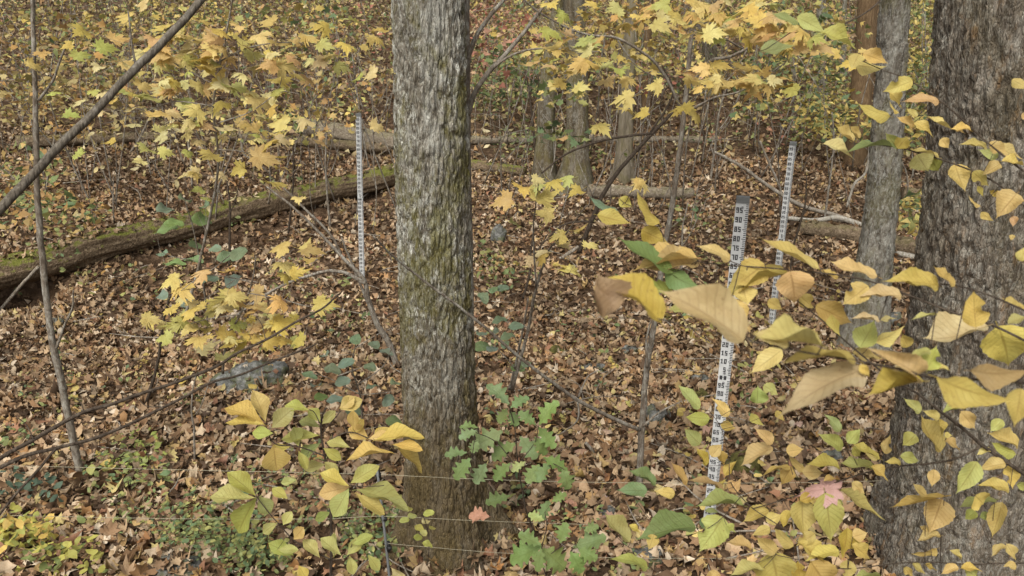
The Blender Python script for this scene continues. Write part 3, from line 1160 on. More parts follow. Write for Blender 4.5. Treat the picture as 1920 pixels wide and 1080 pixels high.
def flat_leaf(t, kind, px, py, spx, d, col, nvar=4, heading=None, tilt=.35, size=None):
    """a leaf held level, its middle at the pixel"""
    c = at(px, py, d)
    L = (size if size else spx * d / FPX) * (1.14 if kind == 'maple' else 1.0)
    a = heading if heading is not None else random.uniform(0, 2 * math.pi)
    y = Vector((math.cos(a), math.sin(a), random.uniform(-.45, .1)))
    toc = (CAM - c).normalized()
    z = Vector((random.gauss(0, tilt), random.gauss(0, tilt), 1)) + toc * .75
    b = c - y.normalized() * (L * .4)
    W = L * (1.0 if kind.startswith('maple') else .62)
    M = frame(b, y, z, W, L, L)
    return put_leaf(t, kind + str(random.randrange(nvar)), M, col), b


def stalks(mb, pts, bases, r=.0007, maxd=9):
    """thin stalks joining every leaf to the closest point of the stems"""
    if not pts:
        return
    A = np.array([tuple(p) for p in pts])
    for b, ydir in bases:
        dd = np.linalg.norm(A - np.array(tuple(b)), axis=1)
        i = int(dd.argmin())
        if .004 < dd[i] < maxd:
            p = Vector(A[i])
            if (p - b).normalized().dot(ydir.normalized()) > .35 and dd[i] > .02:
                continue
            m_ = p.lerp(b, .5) + Vector((0, 0, -.05 * (p - b).length))
            mb.tube([p, m_, b], [r * 1.3, r * 1.1, r], 4, step=3)


def plant(name, label, cat, stems, mat='bark_twig', leaves=(), d=None, axis=None, group=None, kind='ovate', ratio=.52, nvar=8, root=None, flat=(), flatkind='maple', maxd=.6, jit=.004, size=None, tilt=.35, leafname='leaf'):
    """stems: lists of (px, py, depth, half width px); leaves: axis leaves; flat: level leaves"""
    polys = []
    for st in stems:
        P_ = [at(q[0], q[1], q[2]) for q in st]
        R_ = [max(q[3] * q[2] / FPX, .0008) for q in st]
        polys.append((P_, R_))
    base = root if root is not None else polys[0][0][0]
    t = thing(name, label, cat, base, group)
    mb = MB()
    pts = []
    for P_, R_ in polys:
        mb.tube(P_, R_, 7, jit=jit, step=5)
        sp, _ = smooth(P_, R_, 8)
        pts += sp
    bases = []
    A = np.array([tuple(p) for p in pts])

    def near_depth(bx, by):
        sx = np.array([((p - CAM).dot(RT) / depth(p) * FPX + 960, -(p - CAM).dot(UP) / depth(p) * FPX + 540) for p in pts])
        i = int(((sx - np.array((bx, by))) ** 2).sum(1).argmin())
        return depth(pts[i])
    for lf in leaves:
        bx, by, tx, ty, wp, col = lf[:6]
        kd = lf[6] if len(lf) > 6 else kind
        dl = (d if d else near_depth(bx, by)) * random.uniform(.985, 1.015)
        o, b = axis_leaf(t, kd, bx, by, tx, ty, wp, dl, col, ratio, None, 2 if kd == 'curled' else nvar)
        o.name = leafname
        bases.append((b, Vector(o.matrix_basis.col[1][:3])))
    for lf in flat:
        px, py, sp, col = lf[:4]
        dl = lf[4] if len(lf) > 4 else (d if d else near_depth(px, py)) * random.uniform(.97, 1.03)
        o, b = flat_leaf(t, flatkind, px, py, sp, dl, col, 8 if flatkind == 'maple' else 3, size=size, tilt=tilt)
        bases.append((b, Vector(o.matrix_basis.col[1][:3])))
    stalks(mb, pts, bases, maxd=maxd)
    build('stem', mb, mat, t)
    return t


# ------------------------------------------------------------------ foreground yellow branches at the right
G = 'yellow leaved branches reaching in from the right'


def br(pts, d0, d1, h0, h1):
    n = len(pts)
    return [(x, y, d0 + (d1 - d0) * i / (n - 1), h0 + (h1 - h0) * i / (n - 1)) for i, (x, y) in enumerate(pts)]


plant('leafy_branch', 'nearest yellow branch with the biggest curled leaves, reaching left at mid height', 'branch',
      [br([(2060, 725), (1920, 716), (1790, 714), (1735, 707), (1690, 693), (1640, 683), (1600, 676), (1540, 668), (1470, 655), (1400, 637)], .95, .86, 3.2, 1.6), br([(1410, 639), (1350, 632), (1300, 620), (1245, 602), (1190, 597), (1140, 596)], .87, .9, 1.5, .9)],
      leaves=[(1400, 636, 1253, 525, 70, 't'), (1620, 690, 1459, 746, 74, 't'), (1606, 671, 1462, 646, 32, 'd'), (1731, 706, 1652, 655, 50, 't', 'curled'),
              (1730, 708, 1620, 731, 26, 'd'), (1757, 704, 1892, 766, 34, 'd'), (1820, 692, 1928, 708, 26, 'b'), 
              (1245, 600, 1133, 497, 44, 'd'), (1140, 594, 1102, 515, 34, 't', 'curled'), (1915, 728, 1905, 802, 44, 'y'),
              (1545, 640, 1418, 618, 24, 'Y'), (1480, 645, 1406, 626, 28, 'Y'), (1612, 684, 1632, 706, 16, 'y')],
      maxd=.2)
plant('leafy_branch', 'yellow branch with orange tinged leaves crossing before both right measuring staffs', 'branch',
      [br([(2040, 700), (1920, 640), (1850, 605), (1806, 591), (1700, 552), (1620, 526), (1540, 513), (1480, 507), (1420, 502), (1345, 495), (1308, 489)], 1.35, 1.5, 2.6, 1.0),
       br([(1400, 500), (1340, 482), (1312, 478)], 1.44, 1.5, 1.0, .8),
       br([(1490, 560), (1540, 600), (1590, 645), (1640, 686), (1690, 725)], 1.5, 1.45, 1.2, 2.0)],
      leaves=[(1310, 489, 1209, 497, 42, 'o'), (1308, 478, 1184, 484, 20, 'y'), (1262, 510, 1156, 448, 30, 'g'), (1248, 508, 1312, 546, 32, 'g'), (1262, 545, 1190, 535, 28, 'k'),
              (1370, 487, 1314, 450, 26, 'o'), (1434, 494, 1378, 538, 56, 'd'), (1478, 505, 1340, 540, 20, 'd'), (1482, 508, 1496, 574, 64, 'o'), (1394, 538, 1401, 573, 42, 'y'),
              (1440, 563, 1466, 581, 22, 'y'), (1371, 560, 1399, 621, 30, 'y'), (1538, 502, 1421, 449, 18, 'y'), (1646, 516, 1552, 495, 22, 'o'), (1572, 521, 1541, 506, 12, 'o'),
              (1628, 535, 1579, 573, 42, 'y'), (1692, 553, 1613, 546, 30, 't'), (1530, 573, 1603, 606, 42, 'd'), (1560, 590, 1571, 631, 16, 'd'), (1500, 555, 1529, 579, 26, 'y'),
              (1600, 660, 1655, 676, 24, 'y'), (1612, 651, 1641, 603, 44, 'k'), (1638, 640, 1698, 619, 16, 'Y'), (1704, 651, 1690, 625, 24, 'y'), (1650, 600, 1596, 590, 15, 'Y'),
              (1651, 600, 1683, 598, 10, 'Y'), (1763, 591, 1710, 585, 10, 'Y'), (1466, 655, 1407, 701, 36, 'y'), (1255, 580, 1325, 575, 16, 'k'), (1340, 565, 1325, 600, 20, 'k'), (1872, 612, 1903, 697, 82, 'y'), (1850, 604, 1733, 655, 42, 't')],
      maxd=.25)
plant('leafy_branch', 'short yellow branch with two broad golden leaves before the ridged trunk', 'branch',
      [br([(2000, 620), (1920, 580), (1870, 560), (1815, 541), (1790, 534), (1762, 531)], 1.25, 1.22, 2.2, 1.2)],
      leaves=[(1763, 533, 1664, 517, 42, 'y'), (1792, 535, 1747, 501, 16, 'd'), (1830, 614, 1824, 543, 46, 'y'), (1925, 580, 1874, 561, 12, 'd'), (1890, 606, 1935, 588, 18, 'k'), (1745, 655, 1699, 669, 20, 'k'), (1738, 694, 1757, 649, 38, 'k'), (1780, 692, 1745, 686, 8, 'y'), (1915, 490, 1922, 460, 20, 'y')], maxd=.25)
plant('leafy_branch', 'dark slanting branch with small yellow leaves across the ridged trunk, low down', 'branch',
      [br([(2020, 950), (1920, 886), (1850, 841), (1800, 800), (1760, 768), (1720, 738), (1690, 722)], 1.9, 1.75, 4.2, 1.8),
       br([(1840, 838), (1790, 862), (1745, 868), (1690, 873), (1630, 886), (1580, 900), (1530, 918), (1450, 943), (1390, 960)], 1.85, 2.1, 2.0, .9),
       br([(1750, 870), (1755, 885), (1762, 890)], 1.9, 1.9, 1.0, .6)],
      leaves=[(1726, 775, 1700, 746, 17, 'k'), (1762, 786, 1732, 769, 17, 'y'), (1760, 783, 1771, 821, 10, 'd'), (1768, 846, 1714, 783, 28, 'y'), (1717, 814, 1691, 839, 27, 'k'),
              (1772, 825, 1808, 843, 15, 'y'), (1771, 815, 1785, 817, 11, 'y'), (1822, 757, 1764, 767, 22, 'k'), (1802, 772, 1832, 806, 28, 'y'), (1690, 869, 1660, 864, 13, 'y'),
              (1689, 855, 1729, 863, 21, 'k'), (1752, 880, 1747, 913, 21, 'y'), (1832, 865, 1794, 928, 38, 'k'), (1886, 868, 1837, 876, 23, 'y'), (1858, 842, 1831, 851, 13, 'Y'),
              (1880, 787, 1857, 811, 21, 'k'), (1912, 836, 1857, 808, 26, 'y'), (1906, 851, 1852, 831, 25, 'k'), (1895, 871, 1898, 916, 27, 'y'), (1894, 915, 1837, 905, 28, 'y'),
              (1907, 908, 1928, 916, 15, 'k'), (1830, 930, 1848, 948, 40, 'y'), (1640, 872, 1573, 872, 20, 'k'), (1576, 875, 1518, 860, 19, 'd'), (1634, 874, 1671, 899, 15, 'y'), (1580, 843, 1540, 811, 23, 'k'),
              (1576, 809, 1547, 774, 21, 'K'), (1590, 831, 1613, 802, 23, 'k'), (1651, 858, 1595, 834, 14, 'y'), (1600, 838, 1614, 857, 19, 'k'), (1646, 861, 1622, 850, 13, 'y'),
              (1659, 851, 1671, 814, 19, 'y'), (1545, 901, 1577, 893, 11, 'y'), (1598, 904, 1621, 926, 19, 'o'), (1395, 943, 1306, 932, 17, 'K'), (1441, 955, 1392, 976, 26, 'y'),
              (1437, 977, 1467, 964, 23, 'Y'), (1480, 957, 1464, 990, 17, 'y'), (1505, 937, 1505, 1006, 48, 'y'), (1548, 924, 1563, 1021, 52, 'k'), (1557, 928, 1587, 948, 17, 'k'),
              (1578, 917, 1658, 979, 17, 'y'), (1500, 938, 1532, 928, 20, 'd'), (1505, 885, 1547, 885, 27, 'o'), (1485, 875, 1461, 909, 29, 'o'), (1482, 875, 1421, 880, 15, 'y'),
              (1474, 846, 1507, 842, 23, 'o'), (1511, 881, 1474, 854, 18, 'o'), (1449, 838, 1384, 865, 27, 'o'), (1449, 833, 1419, 802, 21, 'o')],
      maxd=.3)
plant('leafy_branch', 'yellow branch with broad leaves filling the bottom right corner', 'branch',
      [br([(2020, 1056), (1920, 1055), (1830, 1057), (1720, 1055), (1600, 1065), (1545, 1061), (1500, 1050), (1455, 1040)], 2.0, 2.0, 1.4, .7),
       br([(1900, 1050), (1870, 1030), (1858, 1020)], 2.0, 2.0, .8, .5), br([(1765, 1060), (1764, 1090)], 2.0, 2.0, .8, .8)],
      leaves=[(1878, 941, 1861, 1009, 31, 'y'), (1858, 964, 1835, 971, 19, 'K'), (1866, 934, 1796, 954, 20, 'k'), (1830, 958, 1809, 976, 20, 'k'), (1765, 936, 1744, 1000, 54, 'y'),
              (1771, 927, 1666, 956, 13, 'y'), (1737, 932, 1710, 906, 16, 'y'), (1742, 997, 1721, 987, 11, 'y'), (1764, 1002, 1719, 1010, 17, 'y'), (1756, 1027, 1706, 1045, 17, 'y'),
              (1804, 1049, 1783, 1029, 9, 'y'), (1797, 1062, 1764, 1075, 17, 'y'), (1802, 1064, 1845, 1066, 15, 'y'), (1810, 1069, 1842, 1086, 20, 'k'), (1695, 1064, 1713, 1085, 15, 'y'),
              (1711, 1057, 1735, 1077, 11, 'y'), (1735, 1059, 1757, 1071, 9, 'y'), (1886, 1022, 1857, 1041, 13, 'y'), (1888, 1020, 1909, 1052, 17, 'y'), (1906, 1060, 1882, 1061, 17, 'y'), (1655, 1083, 1598, 1074, 10, 'k'),
              (1444, 989, 1411, 1001, 20, 'y'), (1489, 1024, 1446, 990, 26, 'y'), (1456, 1038, 1414, 1006, 26, 'y'), (1528, 1000, 1493, 1024, 24, 'y'), (1574, 1031, 1508, 1046, 30, 'y'),
              (1590, 990, 1584, 1052, 28, 'd'), (1599, 1006, 1627, 999, 24, 'y'), (1599, 1021, 1638, 1049, 24, 'y'), (1590, 1050, 1588, 1090, 28, 'y'), (1447, 1036, 1466, 1112, 72, 'd'),
              (1522, 1054, 1562, 1114, 62, 'd'), (1431, 1065, 1369, 1067, 17, 'k'), (1411, 1027, 1366, 1009, 16, 'o'), (1500, 1015, 1560, 1062, 24, 'y'), (1500, 1085, 1495, 1050, 30, 'd'), (1350, 1075, 1320, 1095, 22, 'y')], maxd=.3)
plant('leafy_branch', 'yellow branch slanting across the ridged trunk near the upper right edge', 'branch',
      [br([(2030, 400), (1920, 322), (1880, 290), (1820, 240), (1760, 186), (1700, 147), (1660, 131), (1610, 110)], 1.75, 1.9, 2.2, .8)],
      leaves=[(1618, 99, 1669, 117, 26, 'y'), (1602, 119, 1659, 132, 14, 'y'), (1712, 150, 1654, 174, 29, 'y'), (1668, 171, 1696, 201, 15, 'y'), (1686, 211, 1663, 190, 8, 'y'),
              (1762, 190, 1699, 177, 23, 'o'), (1670, 217, 1602, 198, 28, 'y'), (1713, 240, 1684, 217, 15, 'y'), (1714, 229, 1757, 253, 17, 'y'), (1739, 217, 1789, 248, 7, 'Y'),
              (1721, 218, 1699, 204, 11, 'y'), (1822, 243, 1786, 235, 9, 'y'), (1790, 239, 1809, 251, 9, 'y'), (1764, 260, 1781, 278, 19, 'y'), (1852, 276, 1802, 264, 17, 'y'),
              (1854, 268, 1893, 297, 22, 'y'), (1898, 148, 1930, 168, 16, 'y'), (1916, 213, 1935, 225, 14, 'o'), (1880, 300, 1926, 306, 12, 'y'), (1610, 100, 1596, 132, 26, 'y')], maxd=.3)
plant('leafy_branch', 'yellow branch with one long green leaf, before the grey middle-sized trunk', 'branch',
      [br([(2030, 470), (1920, 386), (1860, 336), (1780, 305), (1720, 287), (1680, 278), (1630, 272), (1600, 270)], 1.9, 2.0, 2.0, .8)],
      leaves=[(1604, 263, 1562, 243, 11, 'Y'), (1614, 258, 1589, 239, 9, 'y'), (1682, 273, 1584, 261, 15, 'K'), (1545, 267, 1611, 290, 19, 'Y'), (1681, 275, 1662, 249, 20, 'k'),
              (1683, 278, 1702, 254, 26, 'd'), (1762, 293, 1704, 269, 11, 'y'), (1720, 289, 1740, 323, 42, 'k'), (1745, 300, 1764, 322, 26, 'k'), (1791, 307, 1808, 362, 36, 'y'), (1824, 322, 1853, 349, 24, 'y'),
              (1908, 360, 1869, 405, 46, 'y'), (1872, 366, 1854, 357, 13, 'd'), (1839, 386, 1811, 367, 9, 'y'), (1833, 349, 1843, 369, 9, 'y'), (1840, 397, 1861, 416, 11, 'y'),
              (1877, 306, 1843, 326, 22, 'o'), (1872, 295, 1837, 279, 20, 'k'), (1870, 272, 1917, 302, 18, 'y'), (1905, 405, 1898, 425, 14, 'o'), (1900, 440, 1895, 452, 10, 'y')], maxd=.3)
plant('leafy_branch', 'small branch with green tinged leaves at the top right of the picture', 'branch',
      [br([(1700, -60), (1640, 10), (1590, 40), (1545, 55), (1500, 50), (1440, 90)], 1.9, 1.7, 1.8, .8)],
      leaves=[(1498, 46, 1444, 26, 15, 'K'), (1495, 31, 1547, 61, 27, 'k'), (1540, 57, 1613, 86, 22, 'k'), (1426, 95, 1491, 87, 21, 'K'), (1503, 50, 1470, 62, 12, 'y')], maxd=.3)
plant('leafy_branch', 'few spotted yellow leaves on a twig between centre trunk and near staff', 'branch',
      [br([(1330, 640), (1300, 620), (1265, 560), (1250, 480), (1235, 420), (1200, 395), (1170, 380)], 1.9, 2.2, 1.0, .7)],
      leaves=[(1158, 393, 1099, 372, 21, 'G'), (1120, 402, 1183, 420, 28, 'd'), (1238, 418, 1185, 358, 26, 'd'), (1161, 372, 1187, 388, 22, 'y'), (1203, 431, 1250, 455, 34, 'd'), (1190, 345, 1216, 340, 26, 'y', 'maple')], maxd=.3, nvar=4)
plant('leafy_branch', 'drooping twigs of yellow and green leaves around the lower half of the near staff', 'branch',
      [br([(1480, 1000), (1420, 960), (1390, 930), (1370, 900), (1365, 850), (1350, 800), (1330, 770)], 2.0, 2.4, 1.0, .6), br([(1390, 930), (1330, 990), (1250, 1000), (1190, 930), (1200, 890)], 1.9, 2.0, .8, .6), br([(1250, 1000), (1190, 1030), (1150, 1000)], 1.9, 2.0, .7, .6)],
      leaves=[(1313, 766, 1269, 721, 23, 'k'), (1331, 784, 1283, 783, 27, 'k'), (1313, 833, 1282, 803, 27, 'k'), (1366, 781, 1336, 744, 23, 'y'), (1351, 796, 1379, 804, 19, 'd'),
              (1334, 856, 1353, 830, 22, 'o'), (1348, 844, 1361, 876, 16, 'd'), (1325, 873, 1308, 838, 15, 'd'), (1358, 891, 1379, 861, 17, 'd'), (1420, 757, 1422, 724, 33, 'K'), (1432, 722, 1459, 741, 23, 'k'),
              (1359, 918, 1296, 884, 19, 'o'), (1368, 921, 1389, 896, 23, 'o'), (1306, 984, 1193, 993, 39, 'g'), (1356, 969, 1312, 1036, 56, 'k'), (1362, 984, 1383, 998, 11, 'k'), (1214, 918, 1156, 920, 27, 'g'),
              (1231, 908, 1181, 877, 19, 'g'), (1289, 908, 1257, 867, 17, 'o'), (1266, 926, 1231, 919, 22, 'y'), (1183, 1014, 1126, 969, 25, 'k'), (1216, 1063, 1151, 1034, 27, 'k'), (1226, 1002, 1217, 1031, 24, 'y'), (1180, 985, 1205, 1000, 12, 'y'),
              (1345, 925, 1360, 895, 14, 'd'), (1408, 775, 1430, 800, 12, 'k'), (1455, 770, 1470, 790, 12, 'd')], maxd=.3)

# ------------------------------------------------------------------ saplings with lobed leaves
def scatter_flat(n, x0, y0, x1, y1, s0, s1, cols):
    return [(random.uniform(x0, x1), random.uniform(y0, y1), random.uniform(s0, s1), random.choice(cols)) for _ in range(n)]


DM = 4.0
mb_root = gp(735, 668)
plant('maple_sapling', 'yellow maple sapling spreading lobed leaves over the upper left slope', 'sapling',
      [br([(340, 620), (372, 500), (395, 400), (410, 300), (400, 200), (420, 90), (440, -20)], 4.6, 3.7, 3.0, 1.6), br([(400, 200), (330, 190), (270, 210)], 3.9, 3.9, 1.4, .8), br([(405, 120), (470, 88), (560, 80), (640, 92)], 3.8, 3.9, 1.5, .8),
       br([(410, 280), (470, 290), (520, 345)], 4.0, 3.9, 1.4, .8), br([(405, 160), (330, 120), (290, 90)], 3.9, 3.9, 1.2, .8), br([(410, 230), (470, 210), (520, 170), (530, 130)], 3.9, 3.8, 1.2, .7)],
      flat=[(315, 110, 44, 'y'), (345, 118, 36, 'y'), (372, 122, 34, 'o'), (290, 105, 36, 'y'), (398, 98, 46, 'y'), (455, 80, 40, 'y'), (490, 72, 46, 'Y'), (500, 122, 42, 'y'), (538, 125, 44, 'y'), (528, 150, 50, 'y'), (476, 105, 38, 'k'),
            (250, 177, 44, 'y'), (308, 168, 50, 'Y'), (300, 214, 46, 'y'), (360, 212, 44, 'Y'), (365, 232, 40, 'k'), (410, 200, 42, 'y'), (430, 240, 46, 'Y'), (490, 190, 56, 'Y'), (522, 180, 34, 'y'), (520, 232, 46, 'Y'), (375, 160, 38, 'y'), (412, 160, 40, 'Y'),
            (500, 270, 40, 'y'), (497, 298, 52, 'y'), (390, 297, 44, 'y'), (375, 265, 30, 'Y'), (520, 345, 46, 'y'), (535, 315, 30, 'y'), (612, 105, 44, 'y'), (650, 88, 36, 'y'), (610, 85, 34, 'k'), (580, 72, 40, 'y'), (690, 142, 38, 'Y'), (668, 148, 30, 'k'), (330, 72, 40, 'y'), (545, 88, 40, 'y'),
            (245, 140, 34, 'k'), (340, 190, 36, 'k'), (450, 165, 34, 'k'), (560, 375, 28, 'Y'), (480, 255, 30, 'k'), (420, 60, 40, 'y'), (380, 45, 40, 'y'), (300, 50, 42, 'y'), (500, 40, 42, 'y'), (600, 50, 40, 'y'), (660, 40, 40, 'k'), (200, 90, 40, 'k'), (150, 60, 38, 'y'), (230, 30, 40, 'y'), (710, 60, 34, 'y')] + [(random.gauss(400, 110), random.gauss(170, 70), random.uniform(26, 40), random.choice('yYkYo')) for _ in range(64)] + [(random.uniform(220, 560), random.uniform(60, 130), random.uniform(30, 44), random.choice('yyYo')) for _ in range(26)] + [(random.gauss(390, 110), random.gauss(190, 80), random.uniform(22, 34), random.choice('yYYko'), random.uniform(4.3, 5.2)) for _ in range(60)],
      flatkind='maple', maxd=.7, mat='bark_sapling', root=gp(340, 640))
plant('maple_sapling', 'low yellow maple sapling with lobed leaves left of the boulder', 'sapling',
      [br([(418, 700), (425, 640), (450, 590), (470, 540), (480, 480)], 4.6, 4.0, 2.6, 1.2), br([(450, 590), (380, 600), (330, 620)], 4.2, 4.2, 1.3, .7), br([(465, 550), (520, 560), (590, 575), (620, 560)], 4.1, 4.2, 1.2, .7), br([(470, 530), (390, 515), (340, 545)], 4.1, 4.1, 1.2, .7)],
      flat=[(345, 547, 46, 'y'), (370, 512, 42, 'o'), (432, 510, 40, 'o'), (534, 498, 42, 'y'), (420, 565, 52, 'y'), (445, 555, 42, 'y'), (400, 575, 40, 'y'), (475, 555, 44, 'o'), (510, 580, 44, 'y'), (535, 605, 50, 'y'), (510, 606, 40, 'Y'),
            (375, 640, 50, 'y'), (432, 640, 48, 'y'), (490, 638, 44, 'y'), (350, 585, 40, 'y'), (335, 610, 40, 'k'), (305, 635, 34, 'k'), (350, 620, 34, 'y'), (610, 570, 44, 'y'), (585, 470, 44, 'y'), (570, 460, 38, 'y'), (520, 465, 44, 'o'), (590, 485, 36, 'o'), (450, 610, 36, 'k'), (480, 605, 36, 'Y'), (480, 575, 34, 'y'), (385, 600, 36, 'k')] + [(random.gauss(440, 75), random.gauss(585, 38), random.uniform(30, 42), random.choice('yyYo')) for _ in range(22)] + [(random.gauss(430, 90), random.gauss(590, 40), random.uniform(22, 32), random.choice('yYYko'), random.uniform(4.2, 4.8)) for _ in range(24)],
      flatkind='maple', maxd=.5, mat='bark_sapling', root=gp(418, 712))
plant('maple_sapling', 'small yellow maple sapling right of the centre trunk at mid height', 'sapling',
      [br([(960, 730), (990, 620), (1005, 540), (1030, 470), (1060, 440), (1100, 385)], 5.0, 3.6, 3.5, 1.2), br([(1005, 540), (1000, 440), (1005, 380), (1010, 345)], 4.3, 3.5, 2.0, .9), br([(1030, 470), (1060, 480), (1080, 500)], 3.9, 3.6, 1.0, .7)],
      flat=[(982, 355, 44, 'y'), (1010, 350, 38, 'k'), (1042, 345, 38, 'y'), (1055, 335, 36, 'k'), (1078, 360, 34, 'y'), (1022, 372, 56, 'y'), (940, 378, 44, 'o'), (1018, 400, 40, 'y'), (1045, 443, 36, 'y'), (1085, 430, 38, 'y'), (1015, 470, 40, 'Y'), (1012, 482, 34, 'y'), (1058, 462, 34, 'Y'),
            (1072, 505, 44, 'y'), (1055, 500, 34, 'y'), (1000, 490, 30, 'Y'), (968, 420, 28, 'k'), (1010, 338, 28, 'Y'), (1110, 460, 34, 'Y'), (1200, 345, 40, 'y')], flatkind='maple', maxd=.5, mat='bark_sapling', root=gp(960, 738))

# thin sapling with spreading yellow maple branches at the top
sr = gp(1198, 915)
YS = sr.y


def dY(px, py, Y):
    return depth(atY(px, py, Y))


stem_px = [(1198, 915), (1204, 800), (1213, 690), (1228, 600), (1245, 470), (1258, 400), (1272, 300), (1286, 180), (1297, 60), (1303, -40)]
stem = [(x, y, dY(x, y, YS - .2 * i / 9), 6.4 - .25 * i) for i, (x, y) in enumerate(stem_px)]


def sb(pts, h0, h1, dy=0.0):
    n = len(pts)
    return [(x, y, dY(x, y, YS - .15 + dy * i / (n - 1)), h0 + (h1 - h0) * i / (n - 1)) for i, (x, y) in enumerate(pts)]


top_leaves = [(1165, 185, 46, 'y'), (1180, 150, 36, 'y'), (1168, 205, 40, 'y'), (1225, 162, 36, 'y'), (1140, 155, 36, 'o'), (1100, 122, 44, 'y'), (1085, 130, 36, 'o'), (1000, 118, 46, 'y'), (1035, 8, 42, 'y'), (1060, 75, 40, 'o'), (1060, 30, 34, 'k'), (1045, 160, 30, 'y'), (1090, 165, 34, 'Y'),
              (1130, 240, 40, 'y'), (1200, 215, 34, 'y'), (1290, 205, 40, 'y'), (1310, 220, 36, 'y'), (1265, 205, 30, 'y'), (1050, 260, 26, 'o'),
              (1345, 155, 50, 'y'), (1360, 160, 40, 'y'), (1330, 135, 46, 'y'), (1310, 130, 40, 'y'), (1350, 122, 40, 'y'), (1300, 150, 36, 'y'), (1395, 140, 46, 'o'), (1420, 128, 44, 'y'), (1440, 165, 40, 'y'), (1470, 165, 40, 'y'), (1405, 160, 36, 'y'),
              (1325, 12, 50, 'y'), (1310, 30, 46, 'y'), (1345, 30, 50, 'y'), (1370, 35, 46, 'y'), (1355, 45, 40, 'Y'), (1395, 42, 44, 'y'), (1415, 38, 40, 'y'), (1430, 58, 48, 'o'), (1450, 50, 40, 'y'), (1385, 60, 40, 'y'), (1340, 62, 44, 'Y'), (1325, 65, 36, 'y'), (1345, 75, 30, 'k'), (1370, 10, 44, 'Y'), (1300, 5, 40, 'y'),
              (1475, 68, 44, 'o'), (1500, 75, 46, 'y'), (1515, 85, 46, 'o'), (1540, 90, 44, 'o'), (1560, 100, 30, 'y'), (1490, 82, 36, 'y'), (1480, 170, 36, 'k'), (1455, 150, 30, 'Y'), (1590, 120, 36, 'y'), (1620, 105, 30, 'y'), (1270, 30, 42, 'y'), (1240, 50, 40, 'y'), (1235, 10, 40, 'k'), (1280, 70, 36, 'y'), (1210, 15, 36, 'o'), (1150, 20, 36, 'k'), (1105, 10, 36, 'y'), (1410, 5, 40, 'y'), (1450, 8, 36, 'k')]
for x, y, rx, ry, n in ((1400, 45, 130, 40, 34), (1340, 145, 70, 30, 14), (1450, 160, 70, 24, 10), (1500, 80, 60, 22, 12), (1240, 40, 70, 40, 10), (1080, 120, 90, 30, 10), (1060, 60, 70, 40, 8)):
    for _ in range(n):
        a_, r_ = random.uniform(0, 6.28), math.sqrt(random.random())
        top_leaves.append((x + math.cos(a_) * r_ * rx, y + math.sin(a_) * r_ * ry, random.uniform(28, 44), random.choice('yyyYoko')))
plant('maple_sapling', 'slim upright sapling with dark arching twigs and yellow maple leaves, upper right', 'sapling',
      [stem, sb([(1288, 168), (1330, 117), (1370, 106), (1420, 80), (1460, 62), (1512, 50)], 4.0, 1.6, -.4), sb([(1278, 205), (1240, 132), (1200, 95), (1155, 71), (1110, 66), (1060, 50), (1010, 22), (970, -12)], 3.0, 1.5, -.3),
       sb([(1283, 212), (1340, 183), (1385, 172), (1430, 145), (1470, 120)], 2.4, 1.2, -.3), sb([(1400, 94), (1380, 130), (1345, 170)], 1.6, 1.0), sb([(1395, 92), (1340, 62), (1310, 40)], 1.6, .9, -.3), sb([(1155, 71), (1195, 125), (1240, 150)], 1.4, .8),
       sb([(1204, 800), (1240, 770), (1278, 752)], 2.6, 1.0), sb([(1200, 806), (1100, 760), (1000, 690), (880, 590), (760, 500), (700, 443)], 4.0, 1.7, -1.0), sb([(1085, 745), (1100, 708), (1122, 694)], 2.0, 1.0), sb([(1083, 748), (1082, 790), (1045, 816)], 2.2, 1.2), sb([(1213, 690), (1212, 640), (1220, 600)], 3.0, 1.2)],
      flat=[(x, y, s_, c_, random.uniform(3.1, 3.7)) for x, y, s_, c_ in top_leaves], flatkind='maple', maxd=1.2, mat='bark_sapling', root=sr)

# sapling at the right side of the centre trunk
ys2 = YM + .25
st2 = [(x, y, dY(x, y, ys2), h_) for x, y, h_ in ((884, 905, 11), (880, 700, 10), (877, 500, 10), (874, 300, 9.5), (872, 140, 9.5), (872, -30, 9))]
plant('young_tree', 'smooth brown young tree hugging the right side of the centre trunk', 'tree',
      [st2, [(x, y, dY(x, y, ys2 - .1), h_) for x, y, h_ in ((876, 110, 5), (888, 80, 4.5), (908, 45, 4), (950, -8, 3.5))],
       [(x, y, dY(x, y, ys2 - .1), h_) for x, y, h_ in ((876, 215, 6), (895, 165, 5.2), (930, 120, 4.5), (970, 75, 4), (1012, 20, 3.2), (1040, -15, 3))],
       [(x, y, dY(x, y, ys2 - .15), h_) for x, y, h_ in ((925, 128, 3), (960, 102, 2.2), (1010, 91, 2), (1060, 93, 1.7), (1125, 97, 1.2))]], mat='bark_sapling', jit=.006)

